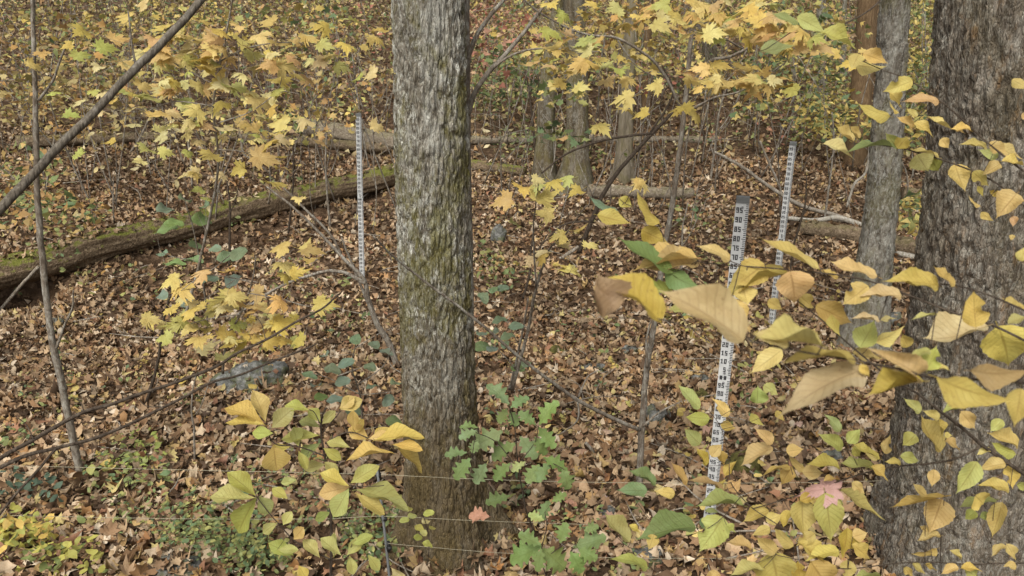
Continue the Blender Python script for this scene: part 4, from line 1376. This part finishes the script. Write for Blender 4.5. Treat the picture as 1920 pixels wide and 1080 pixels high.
# ------------------------------------------------------------------ oak and hickory seedlings, broad leaved shrubs
plant('oak_seedling', 'green oak seedling with lobed leaves right of the centre trunk base', 'seedling',
      [br([(1008, 1078), (1000, 1000), (985, 950), (972, 880), (966, 810), (955, 762)], 3.75, 3.25, 1.8, 1.0), br([(972, 880), (930, 830), (890, 810)], 3.3, 3.2, 1.0, .7), br([(972, 870), (1003, 830), (1010, 800)], 3.3, 3.2, 1.0, .7), br([(980, 930), (1020, 870), (1058, 880)], 3.4, 3.2, 1.0, .7), br([(890, 812), (885, 860)], 3.2, 3.2, .7, .6)],
      leaves=[(955, 758, 917, 717, 27, 'g'), (957, 764, 990, 741, 21, 'g'), (951, 766, 934, 794, 23, 'g'), (956, 771, 971, 799, 23, 'g'), (1004, 796, 974, 772, 23, 'g'), (1010, 796, 1041, 750, 29, 'g'),
              (1010, 801, 1041, 840, 29, 'g'), (896, 801, 862, 796, 13, 'g'), (894, 807, 861, 823, 19, 'g'), (942, 808, 887, 840, 38, 'g'), (896, 826, 884, 849, 19, 'g'), (875, 848, 834, 855, 17, 'g'),
              (881, 859, 852, 899, 31, 'g'), (911, 869, 892, 907, 29, 'g'), (966, 831, 918, 859, 31, 'g'), (975, 819, 1007, 860, 31, 'g'), (1003, 820, 1027, 854, 27, 'g'), (956, 869, 923, 901, 27, 'g'), (1011, 871, 989, 906, 29, 'g'),
              (1020, 857, 1067, 881, 25, 'g'), (1055, 879, 1069, 919, 31, 'g'), (956, 929, 911, 946, 23, 'g'), (985, 865, 960, 885, 16, 'K'), (1030, 865, 1010, 905, 22, 'g')],
      kind='oak', nvar=3, ratio=.6, maxd=.3, root=gp(1008, 1085))
plant('oak_seedling', 'low green oak seedling with lobed leaves at the bottom edge', 'seedling',
      [br([(1030, 1100), (1018, 1060), (1016, 1026), (1025, 990), (1022, 960)], 3.5, 3.4, 1.4, .8), br([(1018, 1050), (1060, 1020), (1080, 1022)], 3.5, 3.4, .9, .7)],
      leaves=[(1015, 1024, 951, 1052, 42, 'g'), (1014, 1021, 971, 1002, 26, 'g'), (1015, 1029, 1007, 1073, 26, 'g'), (1018, 1029, 1063, 1067, 47, 'g'), (1075, 1025, 1138, 1008, 36, 'g'), (1050, 1018, 1061, 980, 28, 'g'), (1095, 995, 1122, 985, 20, 'g'),
              (1014, 978, 1026, 940, 22, 'g'), (1020, 975, 990, 965, 18, 'K'), (1085, 1030, 1120, 1048, 30, 'g'), (1070, 1035, 1095, 1075, 34, 'g'), (1035, 940, 1062, 925, 18, 'g')],
      kind='oak', nvar=3, ratio=.6, maxd=.3, root=gp(1030, 1085))
plant('hickory_seedling', 'yellow green hickory seedling with compound leaves left of the centre trunk base', 'seedling',
      [br([(621, 1090), (621, 1000), (619, 940), (615, 890), (607, 840), (602, 790), (612, 765)], 3.25, 2.95, 3.0, 1.6), br([(609, 855), (560, 838), (515, 832), (497, 795)], 2.98, 2.9, 1.6, .9), br([(610, 832), (650, 810), (690, 822), (740, 838)], 2.98, 2.9, 1.4, .9), br([(617, 885), (640, 905), (662, 912), (720, 910)], 3.0, 2.9, 1.4, .8),
       br([(621, 1050), (560, 1020), (520, 980), (482, 932)], 3.1, 3.0, 1.6, .9), br([(621, 1050), (650, 1045), (660, 1020)], 3.1, 3.0, 1.2, .8), br([(604, 800), (590, 775), (580, 768)], 2.95, 2.9, 1.0, .7), br([(606, 810), (640, 770)], 2.95, 2.9, 1.0, .7)],
      leaves=[(496, 793, 424, 754, 30, 'y'), (496, 794, 422, 788, 20, 'y'), (499, 791, 479, 731, 29, 'y'), (508, 803, 546, 767, 34, 'k'), (512, 812, 472, 811, 24, 'k'), (598, 815, 526, 820, 26, 'k'), (513, 834, 520, 884, 52, 'y'), (579, 768, 534, 757, 20, 'k'), (601, 791, 579, 767, 22, 'k'),
              (638, 768, 677, 748, 28, 'y'), (636, 766, 665, 744, 24, 'y'), (662, 804, 662, 769, 22, 'o'), (692, 823, 653, 804, 28, 'y'), (700, 822, 793, 806, 26, 'y'), (697, 824, 727, 799, 16, 'y'), (736, 832, 793, 841, 18, 'y'), (744, 837, 799, 879, 20, 'y'), (737, 845, 648, 848, 18, 'y'), (656, 838, 613, 825, 20, 'k'),
              (655, 910, 599, 889, 22, 'y'), (656, 906, 706, 873, 30, 'k'), (655, 913, 596, 926, 32, 'y'), (654, 916, 623, 970, 36, 'k'), (664, 914, 770, 940, 30, 'k'), (668, 924, 720, 967, 28, 'y'), (480, 929, 430, 883, 32, 'k'), (478, 931, 393, 936, 24, 'k'), (479, 933, 438, 1003, 38, 'k'), (485, 930, 507, 963, 30, 'K'),
              (556, 899, 527, 906, 15, 'k'), (551, 1041, 503, 1019, 26, 'k'), (550, 1012, 570, 988, 24, 'y'), (625, 1046, 629, 998, 18, 'k'), (650, 1041, 680, 1008, 22, 'k'), (655, 1041, 663, 1078, 20, 'k'), (560, 1060, 575, 1085, 20, 'y'), (640, 1040, 600, 1010, 22, 'k'), (520, 1030, 560, 1032, 18, 'k'), (690, 1040, 712, 1070, 20, 'k'), (540, 935, 510, 915, 20, 'k'), (600, 800, 560, 785, 20, 'K'), (603, 795, 630, 770, 20, 'k'), (600, 830, 560, 860, 22, 'K'), (606, 840, 640, 862, 20, 'k'), (560, 838, 550, 800, 22, 'k'), (545, 836, 500, 850, 20, 'y'), (610, 870, 570, 880, 20, 'k'), (660, 815, 680, 785, 20, 'y'), (560, 845, 575, 880, 18, 'k'), (640, 900, 610, 865, 20, 'k'), (520, 980, 490, 1000, 20, 'k'), (530, 985, 545, 960, 20, 'k'), (600, 1045, 570, 1010, 22, 'k'), (660, 1020, 700, 1005, 20, 'k'), (470, 925, 455, 900, 18, 'K'), (690, 822, 735, 815, 20, 'y'), (620, 960, 590, 975, 18, 'K')],
      kind='hickory', nvar=3, ratio=.5, maxd=.35, leafname='leaflet', root=gp(621, 1088))
plant('witch_hazel_shrub', 'shrub with broad green leaves before the mossy log on the left', 'shrub',
      [br([(390, 620), (385, 560), (375, 490), (360, 420), (345, 370)], 6.2, 5.6, 2.0, 1.0), br([(380, 520), (430, 480), (450, 470)], 5.8, 5.7, 1.0, .7), br([(376, 490), (320, 480), (300, 470)], 5.8, 5.7, 1.0, .7), br([(385, 560), (440, 525)], 6, 5.9, 1.0, .7)],
      flat=[(305, 477, 34, 'G'), (325, 495, 42, 'g'), (360, 488, 46, 'g'), (365, 460, 36, 'g'), (405, 467, 32, 'G'), (420, 483, 36, 'G'), (450, 473, 42, 'G'), (310, 432, 40, 'g'), (330, 420, 38, 'g'), (345, 373, 36, 'G'), (385, 385, 34, 'G'), (308, 393, 44, 'G'), (375, 413, 46, 'g'), (395, 525, 40, 'G'), (440, 522, 46, 'G'), (305, 555, 36, 'G'), (350, 570, 34, 'G')],
      flatkind='round', maxd=.7, mat='bark_sapling', root=gp(392, 630), tilt=.3)
plant('viburnum_shrub', 'bluish green leafed shrub left of the centre trunk, above the hickory', 'shrub',
      [br([(680, 800), (675, 740), (660, 690), (668, 640)], 5.6, 5.1, 2.0, .8), br([(675, 740), (620, 710), (585, 700)], 5.3, 5.2, 1.0, .7), br([(672, 720), (715, 690), (735, 650)], 5.3, 5.2, 1.0, .7), br([(675, 740), (735, 735)], 5.3, 5.2, 1.0, .7)],
      flat=[(665, 635, 36, 'G'), (700, 645, 32, 'G'), (620, 692, 34, 'G'), (652, 680, 34, 'G'), (692, 688, 32, 'G'), (722, 660, 32, 'G'), (592, 722, 32, 'G'), (632, 750, 34, 'G'), (578, 703, 32, 'G'), (742, 718, 34, 'G'), (730, 748, 32, 'G'), (610, 665, 30, 'G'), (645, 715, 32, 'G'), (600, 745, 32, 'g'), (660, 770, 34, 'G'), (700, 725, 28, 'G'), (735, 790, 34, 'g')],
      flatkind='round', maxd=.7, mat='bark_sapling', root=gp(680, 805), tilt=.3)
plant('viburnum_shrub', 'green leafed shrub just right of the centre trunk, above the oak seedling', 'shrub',
      [br([(955, 730), (965, 690), (980, 620), (990, 560)], 6.2, 5.7, 3.0, 1.5), br([(965, 690), (930, 650), (905, 630)], 6.0, 5.9, 1.0, .7), br([(975, 650), (960, 625)], 5.9, 5.8, 1.0, .7), br([(962, 700), (990, 685)], 6.0, 5.9, .9, .7)],
      flat=[(903, 627, 34, 'G'), (928, 622, 28, 'G'), (905, 650, 34, 'g'), (922, 655, 34, 'G'), (955, 630, 32, 'G'), (965, 612, 30, 'G'), (985, 680, 34, 'G'), (968, 690, 30, 'g'), (948, 645, 26, 'G'), (940, 600, 30, 'G'), (905, 555, 32, 'G'), (925, 545, 30, 'G'), (945, 540, 28, 'G')],
      flatkind='round', maxd=.7, mat='bark_sapling', root=gp(955, 735), tilt=.3)
plant('leafy_plant', 'small plant with yellow green oval leaves against the centre trunk base', 'plant',
      [br([(800, 1060), (805, 1020), (800, 985), (790, 960)], 3.75, 3.6, 1.0, .6)],
      flat=[(772, 968, 24, 'k'), (785, 990, 22, 'k'), (798, 978, 24, 'Y'), (806, 962, 22, 'k'), (795, 1000, 20, 'k'), (800, 1020, 22, 'k'), (782, 1008, 20, 'k'), (810, 990, 20, 'k'), (768, 955, 18, 'k'), (760, 975, 20, 'k')],
      flatkind='round', maxd=.4, root=gp(800, 1066), tilt=.3)

# ------------------------------------------------------------------ bare branches and stems


def bare(label, stems, mat='bark_twig', name='bare_branch', cat='branch', group=None, ground=None, jit=.006, twigs=0):
    return plant(name, label, cat, stems, mat, root=ground, group=group, jit=jit)


bare('thick dark dead stem leaning diagonally across the upper left corner', [br([(-110, 505), (0, 392), (100, 285), (200, 185), (300, 82), (372, 5), (440, -75)], 3.0, 3.3, 9.5, 6.5), br([(255, 128), (250, 100), (246, 72), (240, 20)], 3.2, 3.2, 2.5, 1.2)], 'bark_dark')
bare('thin bare twig pair sweeping up from the lower left edge',
     [br([(-70, 905), (0, 860), (60, 825), (150, 775), (210, 757), (270, 737), (400, 690), (450, 660), (520, 625), (600, 580), (634, 552)], 2.3, 2.6, 4.4, 1.8),
      br([(-60, 905), (40, 858), (100, 842), (180, 820), (250, 790), (330, 750), (400, 715), (450, 702), (540, 665), (592, 644)], 2.3, 2.6, 4.0, 1.7), br([(105, 842), (70, 880), (35, 920), (0, 965), (-30, 1010)], 2.35, 2.3, 2.8, 2.2),
      br([(62, 822), (48, 795), (30, 780)], 2.35, 2.4, 1.3, .8), br([(157, 774), (150, 755), (128, 742)], 2.4, 2.4, 1.3, .7), br([(500, 637), (492, 610), (480, 592)], 2.5, 2.5, 1.1, .7), br([(300, 762), (272, 760), (256, 745)], 2.4, 2.4, 1.1, .6), br([(632, 555), (640, 575), (636, 590)], 2.6, 2.6, 1.0, .7)])
lr = gp(152, 892)
bare('thin grey stem bending upward near the left edge', [[(x, y, dY(x, y, lr.y), h_) for x, y, h_ in ((152, 892, 7.5), (128, 780, 7), (112, 700, 6.8), (96, 620, 6.4), (84, 530, 6), (75, 430, 6), (69, 350, 5.5), (68, 260, 5), (66, 150, 4.6), (62, 40, 4.2), (60, -40, 4))],
      [(x, y, dY(x, y, lr.y), h_) for x, y, h_ in ((104, 655, 3), (118, 620, 2.4), (135, 575, 2), (138, 545, 1.4))], [(x, y, dY(x, y, lr.y), h_) for x, y, h_ in ((72, 188, 3), (95, 158, 2.4), (107, 125, 2.2), (120, 95, 2), (132, 70, 1.4))]], 'bark_sapling', 'bare_sapling', 'sapling', None, lr)
br0 = gp(745, 690)


def bY(pts, Y):
    return [(x, y, dY(x, y, Y), h_) for x, y, h_ in pts]


bare('bare forked sapling below the left measuring staff', [bY([(745, 690, 6), (730, 645, 6), (706, 605, 5.5), (690, 560, 5), (682, 525, 4.5), (640, 480, 3), (595, 432, 2.6), (545, 385, 2.3), (500, 350, 1.8)], br0.y),
      bY([(686, 532, 4), (650, 513, 3.4), (620, 507, 3.2), (590, 514, 3), (540, 530, 2.6), (500, 552, 2.2), (430, 600, 1.6)], br0.y - .2), bY([(640, 480, 2.4), (620, 440, 2.4), (575, 395, 2.2), (532, 352, 1.8)], br0.y + .2), bY([(706, 605, 3.5), (690, 570, 3), (668, 515, 2.4), (640, 445, 1.6)], br0.y + .3)], 'bark_sapling', 'bare_sapling', 'sapling', None, br0)
b1 = gp(1085, 475)
bare('slanting bare sapling below the slender pale trunk', [bY([(1085, 475, 4.5), (1112, 408, 4.5), (1132, 362, 4.2), (1165, 315, 4), (1212, 262, 3.6), (1262, 210, 3)], b1.y), bY([(1222, 250, 2.4), (1170, 256, 2.4), (1120, 266, 2.2), (1060, 290, 2), (1015, 325, 1.6)], b1.y - .3), bY([(1195, 285, 2), (1225, 240, 2), (1262, 175, 1.6), (1240, 120, 1.4)], b1.y), bY([(1110, 415, 2), (1060, 420, 2), (1030, 445, 1.5), (1005, 470, 1.3)], b1.y - .2)],
     'bark_twig', 'bare_sapling', 'sapling', None, b1)
for px, py, tx, ty, h_, lab in ((1332, 340, 1362, 165, 2.2, 'thin bare shoot, left of two beside the near staff top'), (1545, 420, 1560, 210, 2, 'thin bare shoot left of the grey middle-sized trunk'),
                                (1005, 340, 985, 130, 2.2, 'thin bare shoot left of the leaning trunk'), (1315, 305, 1322, 190, 2, 'short bare shoot just right of the slim sapling'),
                                (1705, 410, 1690, 300, 1.8, 'thin bare shoot between grey and ridged trunks'), (540, 440, 548, 250, 2, 'thin bare shoot standing behind the mossy log'),
                                (430, 500, 424, 330, 2.2, 'thin bare shoot standing before the mossy log'), (620, 430, 612, 250, 2, 'thin bare shoot left of the far left staff'), (1480, 520, 1512, 330, 2, 'thin bare shoot right of the far right staff'),
                                (1265, 560, 1290, 380, 2.2, 'bare shoot behind the green leaf left of the near staff'), (980, 560, 1002, 430, 2.4, 'bare shoot below the small maple sapling'), (270, 770, 330, 520, 3, 'crooked bare shoot right of the thin grey stem'), (365, 870, 368, 700, 2, 'faint bare shoot left of the hickory seedling')):
    g0 = gp(px, py)
    bare(lab, [bY([(px, py, h_ * 1.1), (px * .65 + tx * .35 + random.uniform(-6, 6), py * .65 + ty * .35, h_), (px * .3 + tx * .7 + random.uniform(-8, 8), py * .3 + ty * .7, h_ * .8), (tx, ty, h_ * .55)], g0.y),
               bY([(px * .45 + tx * .55, py * .45 + ty * .55, h_ * .6), (px * .3 + tx * .7 + 14, py * .3 + ty * .7, h_ * .45), (tx + 26, ty + 8, h_ * .3)], g0.y)], random.choice(['bark_twig', 'bark_sapling']), 'bare_shoot', 'sapling', 'thin bare shoots scattered through the wood', g0)

# pale dead sticks
ws = [('white dead branch lying left of the grey middle-sized trunk', [(1478, 409, 4), (1530, 413, 4.5), (1572, 408, 5), (1618, 424, 6)], 425),
      ('long grey dead branch slanting down past the far right staff', [(1340, 285, 2.5), (1390, 312, 3), (1440, 348, 3.6), (1500, 384, 4), (1560, 402, 4.2), (1612, 420, 4.5)], 420),
      ('thin white crooked branch left of the grey middle-sized trunk', [(1632, 268, 2.2), (1624, 322, 2.4), (1602, 345, 2.4), (1588, 388, 2.2)], 395),
      ('pale forked stick beside the top of the far right staff', [(1425, 265, 1.8), (1440, 300, 2.2), (1462, 350, 2.2), (1475, 400, 1.8)], 400),
      ('pale dead stick standing among leaves at upper left', [(345, 228, 2), (352, 262, 2.4), (358, 300, 2.4), (360, 350, 2)], 350),
      ('pale crooked stick below the yellow maple leaves at upper left', [(449, 212, 2), (452, 250, 2.4), (456, 286, 2.4), (474, 300, 2), (500, 318, 1.6)], 320),
      ('pale dead stick leaning before the dark hollow at left', [(72, 500, 3), (40, 535, 3), (0, 582, 3.2), (-30, 615, 3)], 590),
      ('pale stick fork left of the upper left maple', [(278, 225, 1.8), (262, 260, 2), (245, 285, 2)], 290),
      ('thin grey stick leaning at the upper left edge', [(106, 240, 1.6), (95, 300, 2), (86, 360, 2)], 365),
      ('fallen stick lying right of the centre trunk at mid height', [(895, 720, 3), (920, 708, 3.2), (960, 700, 2.6)], 715),
      ('short fallen stick below the centre of the picture', [(1045, 488, 3.5), (1062, 478, 3.8), (1085, 462, 3.2)], 480),
      ('grey fallen stick on the ground by the lower sapling stem', [(1098, 830, 3), (1112, 846, 3.4), (1122, 858, 2.4)], 850)]
for lab, pts, gy in ws:
    mx = sum(p[0] for p in pts) / len(pts)
    g0 = gp(mx, gy)
    bare(lab, [bY(pts, g0.y - .05)], 'bark_white' if 'white' in lab else 'bark_stick', 'dead_stick', 'stick', None, None)

# small dead sticks strewn over the floor
mb = MB()
for _ in range(330):
    y = random.uniform(3.2, 20)
    x = random.uniform(-.62, .62) * y
    a = random.uniform(0, math.pi)
    L = random.uniform(.15, .8)
    p = Vector((x, y, float(gz(x, y)) + .03))
    q = p + Vector((math.cos(a) * L, math.sin(a) * L, 0))
    q.z = float(gz(q.x, q.y)) + random.uniform(.03, .10)
    m_ = p.lerp(q, .5) + Vector((random.uniform(-.05, .05), random.uniform(-.05, .05), .01))
    mb.tube([p, m_, q], [random.uniform(.003, .008)] * 2 + [.002], 5, step=3)
o = build('fallen_twigs', mb, 'bark_stick')
o['kind'] = 'stuff'

# ------------------------------------------------------------------ undergrowth and green ground cover
YEL = [(.55, .42, .13), (.60, .48, .17), (.48, .37, .10), (.44, .41, .13)]
GRN = [(.17, .22, .085), (.24, .27, .10), (.13, .19, .09), (.32, .32, .11)]
MIX = YEL + GRN + [(.38, .24, .11), (.46, .33, .2)]
RED = [(.42, .19, .13), (.48, .27, .18), (.50, .34, .2), (.36, .15, .10)]
PALE = [(.60, .50, .24), (.62, .54, .30)]
ORG = [(.45, .27, .09), (.40, .25, .10), (.50, .36, .14)]
DUL = [(.36, .28, .11), (.30, .23, .09), (.26, .22, .08), (.40, .33, .15)]
UG = []


def clump(px, py, rx, ry, n, size, pal, Y=None, spread=.6, kind='simple', tilt=.55):
    if Y is None:
        Y = gp(px, min(py + ry, 1075)).y
    elif py < 460:
        Y = min(Y, gp(px, py + ry * .75).y * .86)
    a = rng.uniform(0, 2 * np.pi, n)
    r = np.sqrt(rng.random(n))
    out = []
    for i in range(n):
        p = atY(px + math.cos(a[i]) * r[i] * rx, py + math.sin(a[i]) * r[i] * ry, Y + rng.normal(0, spread))
        g = float(gz(p.x, p.y))
        if p.z < g + .03:
            p.z = g + rng.uniform(.03, .15)
        out.append(tuple(p))
    pal = np.array(pal)
    UG.append(leaf_batch(np.array(out), rng.uniform(size * .7, size * 1.3, n), tilt, pal[rng.integers(0, len(pal), n)], kind, .35))


# upper left slope
for (x, y, rx, ry, n, pal, Y) in [(90, 110, 150, 90, 420, DUL + MIX + ORG, 17), (250, 90, 160, 70, 380, DUL + MIX, 19), (480, 60, 200, 70, 420, MIX + ORG, 24), (650, 90, 100, 90, 240, DUL + MIX + RED, 24), (130, 200, 140, 60, 260, ORG + DUL, 15),
                                  (600, 20, 240, 40, 380, YEL + GRN, 30), (200, 20, 260, 40, 420, YEL + GRN, 28), (560, 190, 130, 40, 160, MIX, 17), (40, 330, 90, 60, 120, GRN + ORG, 11), (90, 400, 120, 40, 130, GRN + ORG, 9.5), (480, 240, 120, 30, 120, MIX, 16)]:
    clump(x, y, rx, ry, int(n * 1.7), .11, pal, Y, .9)
for (x, y, rx, ry, n) in [(330, 290, 90, 60, 34), (250, 250, 90, 40, 24), (390, 250, 90, 60, 24), (170, 300, 80, 60, 18), (150, 380, 60, 40, 10), (440, 380, 60, 20, 12), (300, 200, 120, 40, 22)]:
    clump(x, y, rx, ry, n, .085, PALE, gp(x, y + ry + 70).y, .5, 'ovate')
# centre top
for (x, y, rx, ry, n, pal, Y) in [(930, 45, 60, 45, 260, RED, 21), (960, 100, 80, 50, 220, MIX + RED, 21), (950, 150, 70, 50, 230, GRN, 17), (1000, 60, 90, 70, 260, MIX, 22), (1120, 60, 90, 70, 300, MIX + ORG, 24), (1250, 60, 90, 70, 340, MIX + ORG, 26), (1400, 60, 110, 80, 420, MIX, 28),
                                  (1500, 60, 90, 90, 420, MIX, 24), (1570, 110, 60, 90, 260, GRN + MIX, 20), (1480, 150, 110, 60, 300, GRN + MIX, 19), (1100, 120, 90, 40, 160, MIX, 19), (1240, 140, 90, 40, 160, MIX + RED, 19), (1380, 20, 260, 50, 420, YEL + GRN + ORG, 32), (1000, 10, 140, 40, 260, YEL + GRN, 30),
                                  (1730, 60, 45, 90, 330, YEL + YEL + GRN, 19), (1730, 160, 40, 60, 200, YEL + GRN, 15), (1725, 20, 40, 50, 160, GRN, 22), (1600, 230, 120, 40, 180, GRN + YEL, 14), (1550, 210, 60, 40, 170, GRN + YEL, 14), (1680, 240, 60, 50, 150, GRN + YEL, 13), (1720, 400, 40, 40, 90, YEL + GRN, 9)]:
    clump(x, y, rx, ry, int(n * 1.9), .12, pal, Y, .9)
for (x, y, rx, ry, n, Y, pal) in [(1040, 110, 70, 30, 60, 8.5, YEL), (1100, 60, 70, 40, 70, 9, YEL + ORG), (1180, 120, 60, 30, 40, 8, YEL), (980, 60, 60, 40, 60, 9.5, YEL + RED), (1250, 100, 70, 40, 60, 9, YEL), (1200, 30, 90, 30, 80, 10, YEL + ORG), (1060, 180, 60, 30, 36, 8, YEL + GRN), (1050, 250, 60, 30, 40, 9, GRN),
                                   (120, 60, 120, 60, 40, 9, DUL + ORG), (60, 160, 80, 60, 50, 9, DUL), (300, 40, 150, 40, 70, 10, YEL), (560, 60, 140, 60, 110, 10, YEL + GRN), (660, 150, 80, 60, 40, 9.5, DUL + ORG), (180, 160, 110, 60, 40, 9, DUL), (560, 230, 110, 40, 60, 9.5, YEL + ORG), (1560, 60, 70, 60, 80, 10, YEL + GRN), (1450, 210, 80, 30, 50, 10, YEL + GRN), (920, 110, 40, 60, 60, 10, GRN + RED)]:
    clump(x, y, rx, ry, n, .085, pal, Y, .7, 'lobed', .5)
# thin brushwood far back
mb = MB()
for _ in range(330):
    px = random.uniform(0, 1760)
    g0 = gp(px, random.uniform(60, 330) if random.random() < .8 else random.uniform(330, 440))
    hh = random.uniform(.5, 2.6)
    r_ = random.uniform(.005, .014)
    tp = g0 + Vector((random.gauss(0, .2) * hh, random.gauss(0, .2) * hh, hh))
    md = g0.lerp(tp, .5) + Vector((random.gauss(0, .07), random.gauss(0, .07), 0))
    mb.tube([g0, md, tp], [r_, r_ * .8, r_ * .4], 5, step=3)
    if random.random() < .6:
        mb.tube([md, md.lerp(tp, .6) + Vector((random.gauss(0, .25), random.gauss(0, .25), .1)), md + Vector((random.gauss(0, .5), random.gauss(0, .5), random.uniform(.2, .7)))], [r_ * .6, r_ * .5, r_ * .25], 4, step=3)
build('distant_brushwood', mb, 'bark_sapling')['kind'] = 'stuff'
# green clumps mid-distance
for (x, y, rx, ry, n, s_, pal) in [(930, 200, 60, 30, 90, .08, GRN), (1030, 250, 70, 40, 110, .085, GRN), (1090, 290, 60, 30, 60, .08, GRN), (970, 270, 50, 40, 70, .08, GRN), (915, 480, 30, 30, 36, .07, GRN), (940, 520, 45, 25, 34, .08, GRN), (1230, 500, 40, 40, 20, .06, GRN), (1340, 480, 40, 40, 26, .07, GRN),
                                   (1310, 560, 40, 30, 20, .07, GRN), (1200, 300, 60, 30, 40, .08, GRN + ORG), (1330, 250, 60, 30, 60, .08, GRN + RED), (1470, 250, 60, 40, 80, .08, GRN + RED), (1300, 400, 50, 40, 40, .07, GRN), (560, 520, 60, 40, 40, .06, GRN), (640, 590, 60, 40, 50, .06, GRN), (480, 640, 60, 30, 20, .06, GRN),
                                   (1420, 700, 40, 40, 14, .06, GRN), (1360, 610, 80, 40, 60, .07, PALE + YEL), (1300, 600, 60, 30, 30, .07, PALE + YEL), (1100, 620, 60, 40, 20, .05, GRN), (1400, 760, 60, 40, 16, .05, GRN), (840, 300, 30, 30, 10, .08, GRN), (520, 330, 60, 30, 40, .08, MIX), (230, 530, 80, 40, 40, .07, GRN + ORG), (100, 480, 60, 30, 40, .07, GRN)]:
    clump(x, y, rx, ry, n, s_, pal, None, .35, 'ovate')
for _ in range(120):
    px, py = random.uniform(0, 1640), random.uniform(400, 1000)
    if 720 < px < 910 and py > 500:
        continue
    clump(px, py, random.uniform(8, 26), random.uniform(6, 16), random.randrange(3, 10), random.uniform(.035, .075), random.choice([GRN, GRN, GRN + YEL, YEL]), None, .12, 'ovate', .4)
und = np_mesh('distant_undergrowth', *join(UG), 'undergrowth')
und['kind'] = 'stuff'
UG = []
for (x, y, rx, ry, n, s_, pal) in [(400, 1030, 110, 60, 420, .035, GRN), (330, 980, 120, 40, 170, .035, GRN), (480, 1060, 70, 40, 260, .035, GRN), (240, 890, 60, 40, 80, .045, GRN[:2] + [(.33, .38, .10)]), (270, 850, 40, 25, 40, .045, [(.33, .38, .10)]), (220, 920, 70, 30, 70, .04, GRN),
                                   (700, 1040, 60, 40, 220, .035, GRN), (640, 990, 90, 40, 130, .03, GRN), (740, 1000, 40, 50, 130, .03, GRN), (60, 930, 60, 30, 40, .06, [(.10, .15, .10)]), (40, 1020, 70, 50, 120, .06, [(.45, .42, .10), (.34, .36, .1), (.5, .36, .1)]), (110, 1060, 90, 40, 90, .055, [(.42, .40, .10), (.2, .24, .08)]), (30, 840, 50, 40, 40, .05, GRN),
                                   (490, 930, 60, 60, 90, .03, GRN), (580, 920, 60, 50, 60, .03, GRN), (560, 870, 60, 30, 40, .035, GRN), (1080, 990, 50, 30, 40, .03, GRN), (1160, 1070, 60, 20, 40, .03, GRN)]:
    clump(x, y, rx, ry, n, s_, pal, gp(x, min(y, 1070)).y, .12, 'ovate', .4)
gc = np_mesh('ground_cover', *join(UG), 'undergrowth')
gc['kind'] = 'stuff'

# ------------------------------------------------------------------ single fallen leaves
FC = [(.36, .23, .13), (.40, .28, .18), (.30, .17, .085), (.24, .125, .055), (.44, .33, .22), (.36, .22, .09), (.42, .32, .13)]
for i in range(300):
    y = 3.3 + 2.9 * random.random() ** 1.2
    x = random.uniform(-.62, .62) * (y + .3)
    z = float(gz(x, y)) + random.uniform(.025, .05)
    a = random.uniform(0, 2 * math.pi)
    L = random.uniform(.07, .12)
    kd = random.choice(['fallen0', 'fallen1', 'fallen2', 'maplefallen0', 'maplefallen1', 'maplefallen2', 'maplefallen3'])
    W = L * (.95 if 'maple' in kd else .55)
    M = frame(Vector((x, y, z)), Vector((math.cos(a), math.sin(a), random.uniform(-.2, .35))), Vector((random.gauss(0, .35), random.gauss(0, .35), 1)), W, L, L)
    o = bpy.data.objects.new('fallen_leaf', LEAF[kd])
    COL.objects.link(o)
    o.matrix_basis = M
    fi = random.randrange(7)
    o.color = vary(FC[fi], .2)
    sh = 'star-shaped' if 'maple' in kd else {'fallen0': 'pointed oval', 'fallen1': 'wavy-edged', 'fallen2': 'narrow tapering'}[kd]
    cn = {0: 'brown', 1: 'beige brown', 2: 'dark brown', 3: 'very dark brown', 4: 'pale tan', 5: 'orange brown', 6: 'golden tan'}[fi]
    wh = 'left of the centre trunk' if x < -.45 else 'between centre trunk and near staff' if x < 1.05 else 'right of the near staff'
    tag(o, '%s %s dry leaf on the ground %s' % (cn, sh, wh), 'fallen leaf', 'loose dry leaves on the nearest ground')
rus = [(815, 1048, 34), (838, 1043, 30), (855, 1060, 34), (880, 1052, 30), (905, 1040, 34), (868, 1072, 34), (925, 1062, 30)]
for px, py, s_ in rus:
    g0 = gp(px, py) + Vector((0, -.03, .05))
    L = s_ * 1.3 * depth(g0) / FPX
    a = random.uniform(0, 6.28)
    o = bpy.data.objects.new('fallen_leaf', LEAF['fallen1'])
    COL.objects.link(o)
    o.matrix_basis = frame(g0, Vector((math.cos(a), math.sin(a), .2)), Vector((0, -.5, 1)), L * .6, L, L)
    o.color = vary((.42, .22, .09), .15)
    tag(o, 'russet oak leaf lying against the foot of the centre trunk', 'fallen leaf', 'russet leaves at the trunk foot')
for px, py, s_, cc, kd, lab in ((1530, 918, 88, (.47, .29, .255), 'maplefallen1', 'pale pink lobed leaf caught on the twig at lower right'), (900, 968, 40, (.48, .26, .17), 'fallen1', 'pinkish lobed leaf hanging at the right side of the trunk base')):
    c_ = at(px, py, 2.02 if px > 1000 else 3.6)
    L = s_ * depth(c_) / FPX
    o = bpy.data.objects.new('caught_leaf', LEAF[kd])
    COL.objects.link(o)
    yv = Vector((-.9, .3, -.25))
    o.matrix_basis = frame(c_ - yv.normalized() * L * .45, yv, Vector((.1, -.45, 1)), L * .8, L, L * .6)
    o.color = (*cc, 1)
    tag(o, lab, 'fallen leaf')
